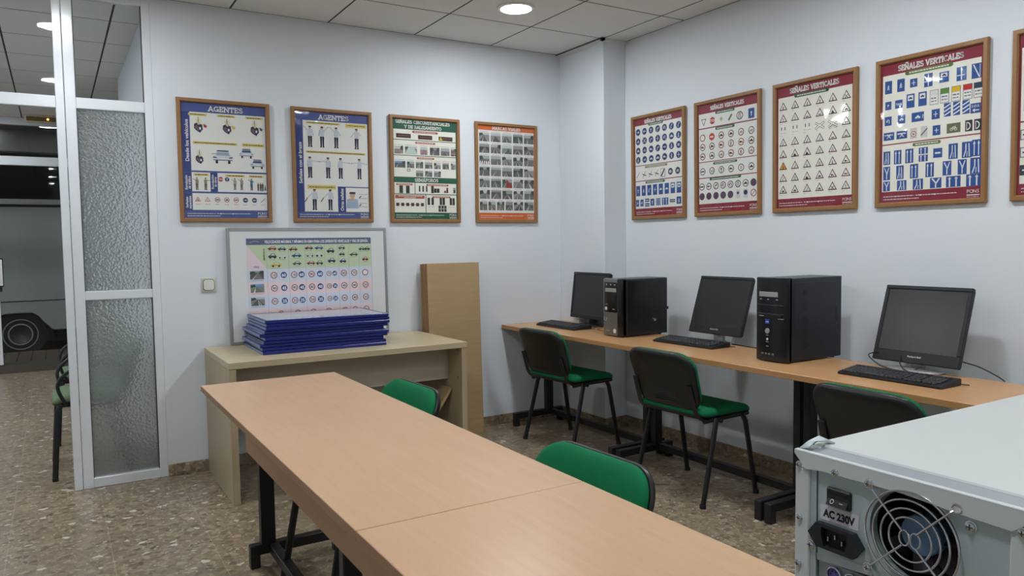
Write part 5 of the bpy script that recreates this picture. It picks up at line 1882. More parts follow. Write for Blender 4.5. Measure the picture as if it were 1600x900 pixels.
GS = 'blue framed prints stacked on the oak desk'
place = ['topmost', 'second from the top', 'third from the top', 'fourth from the top', 'fifth from the top', 'fifth from the bottom', 'fourth from the bottom', 'third from the bottom', 'second from the bottom', 'lowest']
NP, PT = 10, 0.0190
def make_panel(label, top=False):
    t = thing('framed_print', label, 'framed print', (0, 0, 0), 0, GS)
    w, d = 0.36, 0.25
    m = MB()
    bw = 0.016
    for lo, hi in (((-w, -d, 0), (w, -d + bw, PT - 0.001)), ((-w, d - bw, 0), (w, d, PT - 0.001)),
                   ((-w, -d + bw, 0), (-w + bw, d - bw, PT - 0.001)), ((w - bw, -d + bw, 0), (w, d - bw, PT - 0.001))):
        m.box(lo, hi, blue_m, 0.0025)
    m.box((-w - 0.0006, -d + 0.006, 0.003), (-w + 0.002, d - 0.006, PT - 0.005), blue_side_m)
    m.build('frame', t, sharp=30)
    m = MB()
    m.box((-w + 0.004, -d + 0.004, 0.004), (w - 0.004, d - 0.004, PT - 0.004), white_plastic)
    m.build('printed_sheet', t, smooth=False)
    if top:
        s = Sheet(2 * w - 0.034, 2 * d - 0.034)
        s.rect(0, 0, s.w, s.h, (214, 218, 226), 0)
        for k in range(5):
            for j in range(3):
                c = random.choice(((204, 208, 220), (222, 210, 214), (208, 218, 222)))
                s.rect(0.02 + 0.132 * k, 0.04 + 0.135 * j, 0.135 + 0.132 * k, 0.155 + 0.135 * j, c, 1)
        o = s.mb.build('print', t, smooth=False, recalc=False)
        o.rotation_euler = (-PI / 2, 0, 0)
        o.location = (0, 0, PT - 0.0035)
        m = MB()
        m.box((-w + 0.017, -d + 0.017, PT - 0.0022), (w - 0.017, d - 0.017, PT - 0.0012), pane_m)
        m.build('cover_pane', t, smooth=False)
    return t
proto = None
jit = [(0, 0, 0), (0.006, 0.004, 0.4), (0.004, -0.006, -0.3), (-0.004, 0.008, 0.5), (-0.026, 0.016, -0.5), (-0.004, -0.004, 0.3), (-0.008, 0.004, -0.3), (-0.030, 0.014, 0.5), (-0.016, 0.006, -0.2), (-0.020, -0.006, 0.6)]
for k in range(NP):
    z = DZ + 0.0004 + PT * (NP - 1 - k)
    lab = place[k] + ' blue-framed print of the stack on the oak desk'
    dx, dy, a = jit[k]
    loc = (-2.022 + dx, -0.325 + dy, z)
    rz = math.radians(a * 0.6 - 1.0)
    if k == 0:
        o = make_panel('topmost blue-framed print, its white sheet showing, on the stack', True)
        o.location = loc
        o.rotation_euler = (0, 0, rz)
    elif proto is None:
        proto = make_panel(lab)
        proto.location = loc
        proto.rotation_euler = (0, 0, rz)
    else:
        dup(proto, loc, rz, lab, GS)

# ------------------------------------------------------------------ computers on the bench
def make_monitor(label, loc, rz, tilt, w, h, bez_b, logo, stand, lift=0.05):
    t = thing('monitor', label, 'monitor', loc, rz)
    # local: screen faces -x; y is width; origin at the foot of the stand
    ta = math.radians(tilt)
    XF = Matrix.Translation((0, 0, lift)) @ Matrix.Rotation(ta, 4, 'Y')
    m = MB()
    bd = 0.018
    for lo, hi in (((-0.022, -w / 2, 0), (0.0, w / 2, bez_b)), ((-0.022, -w / 2, h - bd), (0.0, w / 2, h)),
                   ((-0.022, -w / 2, bez_b), (0.0, -w / 2 + bd, h - bd)), ((-0.022, w / 2 - bd, bez_b), (0.0, w / 2, h - bd))):
        m.box(lo, hi, black_plastic, 0.003, 1, XF)
    m.build('bezel', t, sharp=30)
    m = MB()
    m.box((-0.017, -w / 2 + bd - 0.002, bez_b - 0.002), (-0.004, w / 2 - bd + 0.002, h - bd + 0.002), screen_m, 0, 1, XF)
    m.build('screen', t, smooth=False)
    m = MB()
    m.box((-0.004, -w / 2 + 0.004, 0.004), (0.016, w / 2 - 0.004, h - 0.004), black_plastic, 0.008, 2, XF)
    m.box((0.012, -w * 0.33, h * 0.2), (0.045, w * 0.33, h * 0.85), black_plastic, 0.015, 2, XF)
    m.build('back_cover', t, sharp=30)
    sm = silver_m if stand == 'silver' else black_plastic
    m = MB()
    m.prism([(-0.055, -0.035), (0.055, -0.035), (0.040, 0.03), (-0.040, 0.03)], 0.008, 0.014, sm)
    m.box((0.020, -0.035, 0.008), (0.046, 0.035, 0.115), sm, 0.006, 2)
    m.box((0.026, -0.03, 0.09), (0.080, 0.03, 0.14), sm, 0.006, 2)
    m.build('stand_neck', t, sharp=30)
    m = MB()
    m.prism([(x * 0.16, y * 0.5) for x, y in rr(0.72, 0.48, 0.2, 6)], 0.0, 0.010, sm, None, 0.003)
    m.build('stand_base', t, sharp=30)
    s = Sheet(0.2, 0.05)
    if logo == 'text':
        s.text('Packard Bell', 0.10, 0.025, 0.0085, (214, 218, 220), 1, fit=0.062, bold=0.02)
        o = s.mb.build('logo', t, smooth=False, recalc=False)
        o.matrix_basis = XF @ Matrix.Translation((-0.0222, 0, bez_b * 0.56)) @ Matrix.Rotation(-PI / 2, 4, 'Z')
    else:
        s.text('acer', 0.10, 0.025, 0.008, (170, 174, 178), 1, bold=0.0)
        o = s.mb.build('logo', t, smooth=False, recalc=False)
        o.matrix_basis = XF @ Matrix.Translation((-0.0222, w / 2 - 0.03, h - 0.010)) @ Matrix.Rotation(-PI / 2, 4, 'Z')
    return t

def cable(parent, pts, r=0.0028, m=None, name='cable'):
    q = MB()
    q.tube(bez(pts, 10), r, m or cable_m, 8)
    return q.build(name, parent)

m1 = make_monitor('thin black monitor at the far end, partly behind the first tower', (-0.085, -0.475, TZ), math.radians(0), 7, 0.42, 0.335, 0.030, 'acer', 'black')
m2 = make_monitor('tilted black monitor between the two towers', (-0.045, -1.648, TZ), 0, 18, 0.402, 0.352, 0.052, 'text', 'silver', 0.048)
m3 = make_monitor('tilted black monitor nearest the beige computer case', (-0.045, -2.858, TZ), 0, 18, 0.400, 0.362, 0.052, 'text', 'silver', 0.032)
cable(m3, [(0.015, 0.16, 0.07), (-0.06, 0.19, 0.06), (-0.07, 0.13, 0.02), (-0.06, 0.07, 0.004)], name='cable')
cable(m3, [(0.0, 0.07, 0.075), (-0.05, 0.04, 0.03), (-0.055, 0.0, 0.006), (-0.02, -0.04, 0.03), (0.02, -0.05, 0.07)], name='cable')
cable(m3, [(0.03, -0.19, 0.065), (0.035, -0.26, 0.05), (0.04, -0.33, 0.02), (0.036, -0.36, 0.004)], name='cable')
cable(m2, [(0.02, -0.07, 0.004), (0.01, -0.18, 0.004), (0.0, -0.3, 0.004), (0.02, -0.46, 0.004)], name='cable')

def make_keyboard(label, loc, rz):
    t = thing('keyboard', label, 'keyboard', loc, rz, 'black keyboards on the bench')
    # local: typist sits at -x; y is length
    m = MB()
    w, d = 0.456, 0.155
    side = [(-d / 2, 0.004), (-d / 2 + 0.004, 0.0), (d / 2 - 0.004, 0.0), (d / 2, 0.006), (d / 2, 0.026), (d / 2 - 0.006, 0.029), (d / 2 - 0.03, 0.027), (-d / 2 + 0.012, 0.014), (-d / 2, 0.010)]
    XF = Matrix(((1, 0, 0, 0), (0, 0, 1, 0), (0, 1, 0, 0), (0, 0, 0, 1)))
    m.prism(side, -w / 2, w / 2, black_plastic, XF, 0.0)
    m.build('case', t, sharp=25)
    m = MB()
    def top(x):
        return 0.0145 + (x + d / 2 - 0.012) / (d - 0.045) * 0.0125
    rows = [(-0.060, 0), (-0.0405, 0), (-0.0215, 0), (-0.0025, 0), (0.0165, 0), (0.042, 1)]
    for x, fn in rows:
        y = w / 2 - 0.014
        k = 0
        while y - 0.016 > -w / 2 + 0.012:
            kw = 0.0165
            if x == -0.060 and 0.02 < y < 0.13:
                kw = 0.105
            gap = 0.0022
            if abs(y - (-0.062)) < 0.008 or abs(y - (-0.135)) < 0.008:
                y -= 0.006
            z = top(x)
            m.box((x - 0.008, y - kw, z - 0.002), (x + 0.0085, y, z + 0.0065), key_m, 0.0015)
            y -= kw + gap
    m.build('keys', t, smooth=False)
    m = MB()
    for y in (-0.10, -0.115, -0.13):
        m.box((0.056, -0.2 + (0.13 + y), top(0.06) + 0.001), (0.060, -0.195 + (0.13 + y), top(0.06) + 0.002), white_plastic)
    m.build('indicator', t, smooth=False)
    m = MB()
    m.tube(bez([(0.074, -0.15, 0.016), (0.084, -0.17, 0.010), (0.082, -0.22, 0.004), (0.088, -0.255, 0.004)], 8), 0.002, cable_m, 8)
    m.build('cable', t)
    return t
k1 = make_keyboard('black keyboard before the far monitor', (-0.278, -0.42, TZ), math.radians(1))
dup(k1, (-0.205, -1.605, TZ), math.radians(2.5), 'black keyboard before the monitor between the towers', 'black keyboards on the bench')
dup(k1, (-0.297, -2.925, TZ), math.radians(1), 'black keyboard before the monitor nearest the beige case', 'black keyboards on the bench')
t = thing('power_adapter', 'small white adapter box behind the far monitor', 'adapter', (-0.035, -0.27, TZ))
m = MB()
m.box((-0.03, -0.055, 0), (0.03, 0.055, 0.04), white_plastic, 0.005, 2)
m.build('body', t)
q = MB()
q.tube(bez([(-0.135, -0.665, TZ + 0.0031), (-0.185, -0.70, TZ + 0.0031), (-0.205, -0.77, TZ + 0.0031), (-0.175, -0.85, TZ + 0.0031), (-0.14, -0.93, TZ + 0.0031)], 8), 0.003, brown_cable, 8)
tag(q.build('desk_cable'), 'thin brown cable lying on the bench beside the gunmetal tower', 'cable')

# slim gunmetal and black tower
t = thing('computer_tower', 'black tower with gunmetal front standing beside the far monitor', 'computer', (-0.345, -1.052, TZ))
w = 0.0875
Ht = 0.368
m = MB()
m.box((0.02, -w, 0.006), (0.395, w, Ht), pc_matte, 0.004)
for x in (0.04, 0.34):
    for y in (-0.07, 0.07):
        m.lathe([(0, 0), (0.012, 0), (0.012, 0.007), (0, 0.007)], black_plastic, 12, Matrix.Translation((x, y, 0)))
m.build('case', t, sharp=30)
m = MB()
m.box((0.06, -w - 0.0015, 0.02), (0.385, -w + 0.001, Ht - 0.012), pc_black, 0.001)
m.build('side_panel', t, sharp=30)
m = MB()
m.box((0.0, -w + 0.03, 0.004), (0.03, w, Ht + 0.003), gun_m, 0.010, 3)
m.box((-0.002, -w, 0.004), (0.055, -w + 0.034, Ht + 0.003), pc_black, 0.009, 3)
m.build('front_bezel', t, sharp=30)
m = MB()
m.box((-0.0022, -w + 0.034, 0.155), (0.004, w - 0.014, Ht - 0.020), pc_black, 0.004, 2)
bay = m.build('drive_bay', t, sharp=30)
m = MB()
m.box((-0.0045, -0.050, Ht - 0.082), (0.0, 0.058, Ht - 0.058), silver_m, 0.001)
m.build('drive_slot', bay, smooth=False)
m = MB()
for y in (0.045, 0.005, -0.035):
    m.lathe([(0, 0), (0.005, 0), (0.004, 0.002), (0, 0.002)], silver_m, 12, Matrix.Translation((-0.0022, y, Ht - 0.036)) @ Matrix.Rotation(-PI / 2, 4, 'Y'))
m.build('indicator', bay)
m = MB()
m.lathe([(0, 0), (0.011, 0), (0.009, 0.004), (0, 0.0045)], white_plastic, 18, Matrix.Translation((-0.0022, 0.052, 0.178)) @ Matrix.Rotation(-PI / 2, 4, 'Y'))
m.build('power_button', bay)
m = MB()
m.box((-0.003, -0.035, 0.174), (-0.001, -0.012, 0.180), silver_m)
m.box((-0.003, 0.038, 0.205), (-0.001, 0.055, 0.208), silver_m)
m.build('port', bay, smooth=False)
m = MB()
m.tube([(-0.0015, 0.060 + 0.013 * math.sin(a), 0.112 + 0.013 * math.cos(a)) for a in [math.radians(40 + 280 * k / 14) for k in range(15)]], 0.0026, chrome, 6)
m.box((-0.0035, 0.042, 0.100), (-0.0005, 0.050, 0.108), chrome)
m.build('emblem', t)
m = MB()
m.lathe([(0, 0), (0.014, 0), (0.013, 0.001), (0, 0.001)], white_plastic, 20, Matrix.Translation((-0.0006, -0.030, 0.038)) @ Matrix.Rotation(-PI / 2, 4, 'Y'))
m.box((-0.0012, 0.02, 0.036), (-0.0002, 0.056, 0.040), silver_m)
m.build('sticker', t)
m = MB()
m.lathe([(0, 0), (0.010, 0), (0.008, 0.003), (0, 0.004)], chrome, 16, Matrix.Translation((0.285, -w - 0.0015, 0.098)) @ Matrix.Rotation(PI / 2, 4, 'X'))
m.lathe([(0, 0), (0.004, 0), (0.004, 0.002), (0, 0.003)], chrome, 10, Matrix.Translation((0.268, -w - 0.0015, 0.108)) @ Matrix.Rotation(PI / 2, 4, 'X'))
m.build('lock', t)
m = MB()
for k in range(14):
    for j in range(8):
        m.box((0.24 + 0.0065 * k, -w - 0.0019, 0.085 + 0.01 * j), (0.244 + 0.0065 * k, -w - 0.0014, 0.091 + 0.01 * j), black_plastic)
m.build('vent', t, smooth=False)
m = MB()
m.box((0.394, -w - 0.004, 0.16), (0.402, -w + 0.01, 0.18), black_metal, 0.002)
m.build('latch', t)

# taller all-black tower
t = thing('computer_tower', 'tall black tower between the two tilted monitors', 'computer', (-0.358, -2.305, TZ))
w, Ht = 0.0925, 0.416
m = MB()
m.box((0.03, -w, 0.006), (0.43, w, Ht), pc_matte, 0.003)
for x in (0.05, 0.38):
    for y in (-0.075, 0.075):
        m.lathe([(0, 0), (0.012, 0), (0.012, 0.007), (0, 0.007)], black_plastic, 12, Matrix.Translation((x, y, 0)))
m.build('case', t, sharp=30)
m = MB()
m.box((0.06, -w - 0.0015, 0.02), (0.425, -w + 0.001, Ht - 0.022), pc_matte, 0.001)
sp = m.build('side_panel', t, sharp=30)
m = MB()
for k in range(5):
    for j in range(9):
        for i in range(6):
            zc = 0.075 + 0.066 * k
            m.box((0.125 + 0.0065 * i, -w - 0.0020, zc - 0.014 + 0.0038 * j), (0.1295 + 0.0065 * i, -w - 0.0014, zc - 0.012 + 0.0038 * j), black_plastic)
m.build('vent', sp, smooth=False)
m = MB()
m.box((0.385, -w - 0.003, 0.185), (0.400, -w - 0.001, 0.262), black_plastic, 0.001)
for k in range(6):
    m.box((0.386, -w - 0.0038, 0.19 + 0.012 * k), (0.398, -w - 0.0028, 0.195 + 0.012 * k), pc_matte)
m.build('pull', sp, smooth=False)
m = MB()
fr = [(-w, 0.045), (-w, 0.012), (-w * 0.6, 0.003), (0, 0.0), (w * 0.6, 0.003), (w, 0.012), (w, 0.045)]
m.prism([(b, a) for a, b in fr], 0.004, Ht + 0.003, pc_black, None, 0.004)
m.build('front_bezel', t, sharp=30)
def fx(y):
    return 0.0012 + 0.0035 * (abs(y) / (w * 0.6)) ** 1.5
m = MB()
m.box((-0.002, -0.045, Ht - 0.092), (0.008, 0.066, Ht - 0.068), silver_m, 0.001)
m.build('drive_slot', t, smooth=False)
m = MB()
for z0, z1 in ((Ht - 0.134, Ht - 0.131), (Ht - 0.178, Ht - 0.174)):
    m.box((-0.001, -0.075, z0), (0.010, 0.075, z1), rubber_m)
m.box((-0.001, -0.064, Ht - 0.200), (0.010, 0.032, Ht - 0.181), mat('recess', rgb(10, 10, 12), 0.6), 0.002)
m.build('bay_seam', t, smooth=False)
m = MB()
for y in (0.058, 0.012, -0.040):
    m.box((-0.001, y - 0.005, Ht - 0.107), (0.006, y + 0.005, Ht - 0.102), silver_m)
m.box((-0.001, 0.038, Ht - 0.190), (0.006, 0.066, Ht - 0.186), silver_m)
m.box((-0.001, -0.076, Ht - 0.200), (0.006, -0.048, Ht - 0.196), silver_m)
m.build('marking', t, smooth=False)
m = MB()
m.box((-0.0015, 0.004, Ht - 0.226), (0.004, 0.028, Ht - 0.203), mat('blue sticker', rgb(40, 76, 170), 0.4))
m.box((-0.0020, 0.008, Ht - 0.218), (0.003, 0.024, Ht - 0.214), white_plastic)
m.build('sticker', t, smooth=False)
m = MB()
m.lathe([(0, 0), (0.014, 0), (0.0125, 0.004), (0, 0.005)], silver_m, 22, Matrix.Translation((0.001, 0.016, Ht - 0.262)) @ Matrix.Rotation(-PI / 2, 4, 'Y'))
m.build('power_button', t)
m = MB()
m.lathe([(0, 0), (0.006, 0), (0.005, 0.003), (0, 0.003)], white_plastic, 14, Matrix.Translation((0.001, 0.016, Ht - 0.303)) @ Matrix.Rotation(-PI / 2, 4, 'Y'))
m.build('reset_button', t)
m = MB()
for z in (0.133, 0.100, 0.078):
    m.box((-0.0012, 0.009, z - 0.0015), (0.003, 0.023, z + 0.0015), silver_m)
m.build('indicator', t, smooth=False)
m = MB()
for y in (0.046, 0.024, 0.004, -0.018):
    m.box((-0.0012, y - 0.005, 0.036), (0.006, y + 0.005, 0.044), silver_m)
    m.box((-0.0018, y - 0.003, 0.037), (0.004, y + 0.003, 0.042), black_plastic)
m.build('port', t, smooth=False)

# ------------------------------------------------------------------ beige case in the foreground, its rear towards the camera
AX, AY, AZ = -2.790, -4.357, 1.163
HC, WC, DC = AZ - TZ, 0.196, 0.43
t = thing('computer_case', 'beige-white computer case showing its rear fan, in the foreground', 'computer', (AX, AY - WC / 2, TZ))
# local: rear face at x = 0 looking to -x, depth to +x; s runs from the left corner (s = 0 at +WC/2) to the right
def R(s, zt, x=0.0):
    return Vector((x, WC / 2 - s, HC + zt))
def rbox(mb, s0, s1, z0, z1, x0, x1, m, bev=0.0):
    a, b = R(s0, z0, x0), R(s1, z1, x1)
    mb.box(a, b, m, bev)
m = MB()
rbox(m, 0.003, WC - 0.003, -HC + 0.004, -0.006, 0.042, DC - 0.02, mat('case inside', rgb(40, 42, 46), 0.6))
m.build('chassis', t, smooth=False)
m = MB()
rbox(m, 0.0, 0.0155, -HC, -0.016, 0.0, 0.02, case_white, 0.0012)
rbox(m, 0.0, 0.003, -HC, -0.0006, 0.018, DC, case_white, 0.001)
m.build('side_panel', t, sharp=30)
m = MB()
rbox(m, 0.182, WC, -HC, -0.018, 0.0, 0.02, case_white, 0.0012)
rbox(m, WC - 0.003, WC, -HC, -0.0006, 0.018, DC, case_white, 0.001)
m.build('side_panel', t, sharp=30)
m = MB()
# folded top cover: rear flange with cut corners, bare lip behind it
fl = [(0.0, -0.0005), (WC, -0.0005), (WC, -0.008), (0.184, -0.018), (0.150, -0.0168), (0.105, -0.0135), (0.030, -0.0135), (0.0115, -0.0165), (0.009, -0.013), (0.0, -0.004)]
XFR = Matrix(((0, 0, 1, 0), (-1, 0, 0, WC / 2), (0, 1, 0, HC), (0, 0, 0, 1)))
m.prism(fl, -0.0015, 0.0015, case_white, XFR, 0.0005)
rbox(m, 0.0, WC, -0.0016, 0.0, -0.0015, 0.004, case_white, 0.0006)
m.build('rear_flange', t, sharp=30)
m = MB()
rbox(m, 0.001, WC - 0.001, -0.004, -0.0005, 0.003, 0.030, case_grey)
m.build('bare_lip', t, smooth=False)
m = MB()
rbox(m, 0.0, WC, -0.005, 0.0012, 0.026, DC, case_white, 0.0015)
m.build('top_cover', t, sharp=30)
m = MB()
rbox(m, 0.0, WC, -HC, 0.0, DC - 0.004, DC + 0.03, case_white, 0.008)
m.build('front_bezel', t, sharp=30)
# galvanised rear plate with the power supply hole for the fan
FS, FZ, FR = 0.110, -0.0485, 0.0372
def holed(m, s0, s1, z0, z1, cs, cz, r, x, mm, n=48, back=0.01):
    def edge(a):
        c, q = math.cos(a), math.sin(a)
        k = 1e9
        if c > 1e-9: k = min(k, (s1 - cs) / c)
        if c < -1e-9: k = min(k, (s0 - cs) / c)
        if q > 1e-9: k = min(k, (z1 - cz) / q)
        if q < -1e-9: k = min(k, (z0 - cz) / q)
        return (cs + k * c, cz + k * q)
    an = sorted([2 * PI * k / n for k in range(n)] + [math.atan2(zc - cz, sc - cs) % (2 * PI) for sc in (s0, s1) for zc in (z0, z1)])
    N_ = len(an)
    vs = [R(*edge(a), x) for a in an] + [R(cs + r * math.cos(a), cz + r * math.sin(a), x) for a in an] + [R(cs + r * math.cos(a), cz + r * math.sin(a), x + back) for a in an]
    fs = []
    for k in range(N_):
        l = (k + 1) % N_
        fs.append([k, l, N_ + l, N_ + k])
        fs.append([N_ + k, N_ + l, 2 * N_ + l, 2 * N_ + k])
    m.add(vs, fs, mm)
m = MB()
holed(m, 0.0225, 0.1515, -0.0915, -0.004, FS, FZ, FR, 0.0030, zinc)
m.build('power_supply_plate', t, sharp=30)
m = MB()
# surround: gap and the rest of the rear sheet
rbox(m, 0.0150, 0.0215, -HC + 0.004, -0.004, 0.0020, 0.006, zinc)
rbox(m, 0.1515, 0.184, -0.30, -0.004, 0.0022, 0.006, zinc)
rbox(m, 0.0215, 0.0470, -0.30, -0.1150, 0.0024, 0.006, zinc)
XG = XFR
m.prism([(0.075, -0.0925), (0.184, -0.0925), (0.184, -0.40), (0.070, -0.40), (0.070, -0.1), (0.072, -0.0945)], 0.0016, 0.006, zinc, XG)
m.build('rear_plate', t, sharp=30)
m = MB()
m.prism([(0.0218, -0.0915), (0.030, -0.0835), (0.0445, -0.0835), (0.0455, -0.0865), (0.076, -0.0865), (0.076, -0.0925), (0.0225, -0.097)], 0.0024, 0.0045, zinc, XG)
m.build('cutout_edge', t, sharp=30)
m = MB()
rbox(m, 0.0225, 0.070, -0.26, -0.0955, 0.0042, 0.0062, mat('port shield', rgb(150, 158, 160), 0.4, metal=0.5), 0.0008)
io = m.build('port_shield', t, sharp=30)
for s_, c in ((0.0405, (84, 78, 150)), (0.0575, (60, 130, 84))):
    m = MB()
    XP = Matrix.Translation(R(s_, -0.1045, 0.0045)) @ Matrix.Rotation(-PI / 2, 4, 'Y')
    m.lathe([(0.0048, 0.0), (0.0072, 0.0), (0.0072, 0.0035), (0.0062, 0.004), (0.0058, 0.002)], chrome, 24, XP, cap=False)
    m.lathe([(0.0, 0.0), (0.0058, 0.0), (0.0056, 0.0028), (0.0, 0.003)], mat('ps2 %d' % c[0], rgb(*c), 0.5), 24, XP)
    for k in range(6):
        a = 2 * PI * (k + 0.5) / 6
        m.lathe([(0, 0.0028), (0.0008, 0.0028), (0.0008, 0.0033), (0, 0.0034)], black_plastic, 8, XP @ Matrix.Translation((0.0033 * math.cos(a), 0.0033 * math.sin(a), 0)))
    m.build('mouse_port' if c[1] == 130 else 'keyboard_port', io)
# fan
m = MB()
XFAN = Matrix.Translation(R(FS, FZ, 0.016)) @ Matrix.Rotation(-PI / 2, 4, 'Y')
m.lathe([(FR + 0.004, -0.018), (FR + 0.004, 0.002), (FR, 0.002), (FR - 0.0005, -0.018)], mat('fan housing', rgb(20, 16, 22), 0.5), 40, XFAN, cap=False)
m.lathe([(0.0, -0.02), (FR, -0.02), (FR, -0.0185), (0.0, -0.0185)], mat('fan housing', rgb(20, 16, 22), 0.5), 40, XFAN)
fh = m.build('fan_housing', t, sharp=30)
m = MB()
m.lathe([(0.0, -0.014), (0.0165, -0.014), (0.0165, 0.002), (0.0155, 0.0035), (0.0, 0.004)], mat('fan hub', rgb(92, 124, 158), 0.3), 32, XFAN)
m.build('fan_hub', fh, sharp=30)
m = MB()
bm_ = mat('fan blade', rgb(46, 34, 44), 0.35)
for k in range(7):
    a0 = 2 * PI * k / 7
    vs = []
    for i in range(7):
        r = 0.0155 + (FR - 0.0025 - 0.0155) * i / 6
        sw = 0.25 * (i / 6)
        for da, z in ((0.0, -0.001), (0.52, -0.012)):
            a = a0 + da + sw
            vs.append((r * math.cos(a), r * math.sin(a), z))
    n0 = len(vs)
    vs += [(x, y, z - 0.001) for x, y, z in vs]
    fs = []
    for i in range(6):
        fs.append([2 * i, 2 * i + 1, 2 * i + 3, 2 * i + 2])
        fs.append([n0 + 2 * i, n0 + 2 * i + 2, n0 + 2 * i + 3, n0 + 2 * i + 1])
        for q in (0, 1):
            fs.append([2 * i + q, 2 * i + 2 + q, n0 + 2 * i + 2 + q, n0 + 2 * i + q])
    m.add(vs, fs, bm_, XFAN)
m.build('fan_blades', fh, sharp=40)
m = MB()
s_ = Sheet(0.04, 0.02)
def ring(r, x=-0.0016, th=0.00085):
    m.tube([R(FS + r * math.cos(2 * PI * k / 48), FZ + r * math.sin(2 * PI * k / 48), x) for k in range(48)], th, chrome, 8, True)
for r in (0.0385, 0.0315, 0.0245, 0.0175):
    ring(r)
for sx in (-1, 1):   # the wire ends curl into two small loops at the middle
    m.tube([R(FS + sx * 0.0045 + 0.0042 * math.cos(2 * PI * k / 20), FZ + 0.0062 * math.sin(2 * PI * k / 20), -0.0016) for k in range(20)], 0.0008, chrome, 8, True)
for ang in (45, 135, 225, 315):
    a = math.radians(ang)
    m.tube([R(FS + q * math.cos(a), FZ + q * math.sin(a), -0.0028 if q < 0.046 else -0.0012) for q in (0.008, 0.03, 0.0455, 0.0470)], 0.0009, chrome, 8)
gr = m.build('fan_grille', t)
for ang in (135, 225, 45):
    m = MB()
    a = math.radians(ang)
    e = R(FS + 0.0506 * math.cos(a), FZ + 0.0506 * math.sin(a), -0.0012)
    m.tube([e + Vector((0, 0.0036 * math.cos(2 * PI * k / 16), 0.0036 * math.sin(2 * PI * k / 16))) for k in range(16)], 0.0009, chrome, 8, True)
    m.build('wire_eye', gr)
# rocker switch, label, mains inlet
m = MB()
rbox(m, 0.0325, 0.0560, -0.0435, -0.0270, 0.0, 0.006, black_plastic, 0.0012)
sw = m.build('rocker_switch', t, sharp=30)
m = MB()
vs = [R(0.0345, -0.0290, -0.0012), R(0.0540, -0.0290, -0.0012), R(0.0540, -0.0350, 0.0008), R(0.0345, -0.0350, 0.0008), R(0.0540, -0.0415, -0.0030), R(0.0345, -0.0415, -0.0030),
      R(0.0540, -0.0415, 0.002), R(0.0345, -0.0415, 0.002), R(0.0540, -0.0290, 0.002), R(0.0345, -0.0290, 0.002)]
m.add(vs, [[0, 1, 2, 3], [3, 2, 4, 5], [5, 4, 6, 7], [1, 8, 6, 4, 2], [0, 3, 5, 7, 9], [0, 9, 8, 1]], black_plastic)
m.build('rocker', sw, sharp=20)
m = MB()
def on_rocker(s, z):
    k = (z + 0.0350) / (-0.0065)
    return R(s, z, 0.0008 - 0.0038 * k - 0.0003)
m.tube([on_rocker(0.0395 + 0.0016 * math.cos(2 * PI * k / 16), -0.0382 + 0.0016 * math.sin(2 * PI * k / 16)) for k in range(16)], 0.0003, white_plastic, 6, True)
m.tube([on_rocker(0.0466, -0.0382), on_rocker(0.0502, -0.0382)], 0.0003, white_plastic, 6)
m.build('marking', sw)
s_ = Sheet(0.0375, 0.0135)
s_.rect(0, 0, s_.w, s_.h, (206, 204, 214), 0)
s_.text('AC 230V', s_.w / 2, s_.h / 2, 0.0068, (34, 34, 40), 1, fit=0.0305, bold=0.055)
lb = s_.mb.build('voltage_label', t, smooth=False, recalc=False)
for v in lb.data.vertices:
    v.co.y *= 0.25
lb.rotation_euler = (0, 0, -PI / 2)
lb.location = R(0.0440, -0.0515, 0.0026)
m = MB()
hexa = [(0.0165, -0.0715), (0.0245, -0.0605), (0.0610, -0.0605), (0.0690, -0.0715), (0.0610, -0.0825), (0.0245, -0.0825)]
# flange drawn as a frame around the socket recess
rec = [(0.0300, -0.0635), (0.0555, -0.0635), (0.0555, -0.0765), (0.0525, -0.0800), (0.0330, -0.0800), (0.0300, -0.0765)]
def ringface(mb, outer, inner, x, m_):
    # both hexagons matched corner by corner
    vs = [R(*p, x) for p in outer] + [R(*p, x) for p in inner]
    n = len(outer)
    mb.add(vs, [[k, (k + 1) % n, n + (k + 1) % n, n + k] for k in range(n)], m_)
inner = [(0.0300, -0.0715), (0.0300, -0.0635), (0.0555, -0.0635), (0.0555, -0.0715), (0.0530, -0.0802), (0.0325, -0.0802)]
ringface(m, hexa, inner, -0.0030, black_plastic)
for ring_, x0, x1 in ((hexa, -0.0030, 0.003), (inner, -0.0030, 0.0026)):
    n = len(ring_)
    vs = [R(*p, x0) for p in ring_] + [R(*p, x1) for p in ring_]
    m.add(vs, [[k, (k + 1) % n, n + (k + 1) % n, n + k] for k in range(n)], black_plastic)
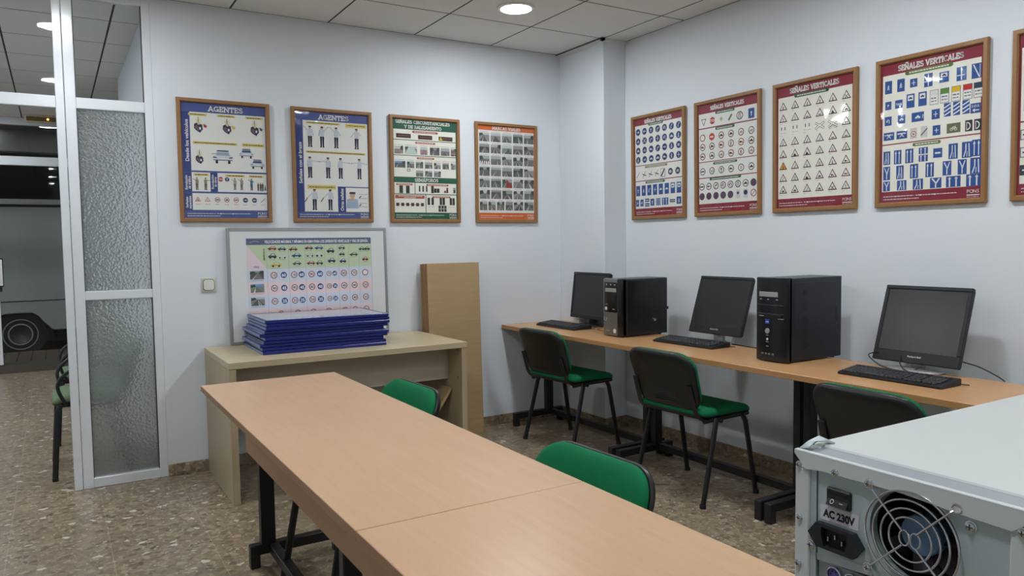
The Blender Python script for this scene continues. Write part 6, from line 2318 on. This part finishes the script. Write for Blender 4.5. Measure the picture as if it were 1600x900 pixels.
m.add([R(*p, 0.0025) for p in inner], [list(range(6))], mat('socket floor', rgb(16, 16, 18), 0.6))
inlet = m.build('mains_inlet', t, sharp=30)
m = MB()
for ss, zz in ((0.0360, -0.0730), (0.0428, -0.0695), (0.0496, -0.0730)):
    rbox(m, ss - 0.0007, ss + 0.0007, zz - 0.002, zz + 0.002, -0.0018, 0.006, chrome, 0.0003)
m.build('pin', inlet)
# screws
for ss, zz, x, r in ((0.0045, -0.0140, 0.0, 0.0026), (0.0055, -0.0630, 0.0, 0.0026), (0.0165, -0.0850, 0.002, 0.0036), (0.0742, -0.0843, -0.0012, 0.0030), (0.0742, -0.0127, -0.0017, 0.0030),
                     (0.0425, -0.0120, -0.0012, 0.0030), (0.1545, -0.0245, 0.002, 0.0036), (0.1905, -0.0170, 0.0, 0.0030), (0.0045, -0.106, 0.0, 0.0030)):
    m = MB()
    XS = Matrix.Translation(R(ss, zz, x)) @ Matrix.Rotation(-PI / 2, 4, 'Y')
    m.lathe([(0, 0), (r * 1.25, 0), (r * 1.25, 0.0005), (r, 0.0006), (r * 0.92, 0.0016), (r * 0.5, 0.0024), (0, 0.0025)], chrome, 20, XS)
    m.box((-r * 0.62, -r * 0.13, 0.0018), (r * 0.62, r * 0.13, 0.0026), rubber_m, 0, 1, XS)
    m.box((-r * 0.13, -r * 0.62, 0.0018), (r * 0.13, r * 0.62, 0.0026), rubber_m, 0, 1, XS)
    m.build('screw', t)
# crumpled metal clip at the rear corner
m = MB()
m.add([R(0.002, -0.0005, 0.004), R(0.002, 0.004, 0.016), R(0.004, 0.0075, 0.028), R(0.006, 0.0015, 0.036), R(0.012, 0.0018, 0.004), R(0.011, 0.006, 0.014), R(0.012, 0.004, 0.028), R(0.014, 0.0015, 0.038), R(0.009, 0.0012, 0.002)],
      [[0, 1, 5, 4], [1, 2, 6, 5], [2, 3, 7, 6]], zinc)
o = m.build('bent_clip', t, sharp=30, recalc=False)
md = o.modifiers.new('thick', 'SOLIDIFY')
md.thickness = 0.0009
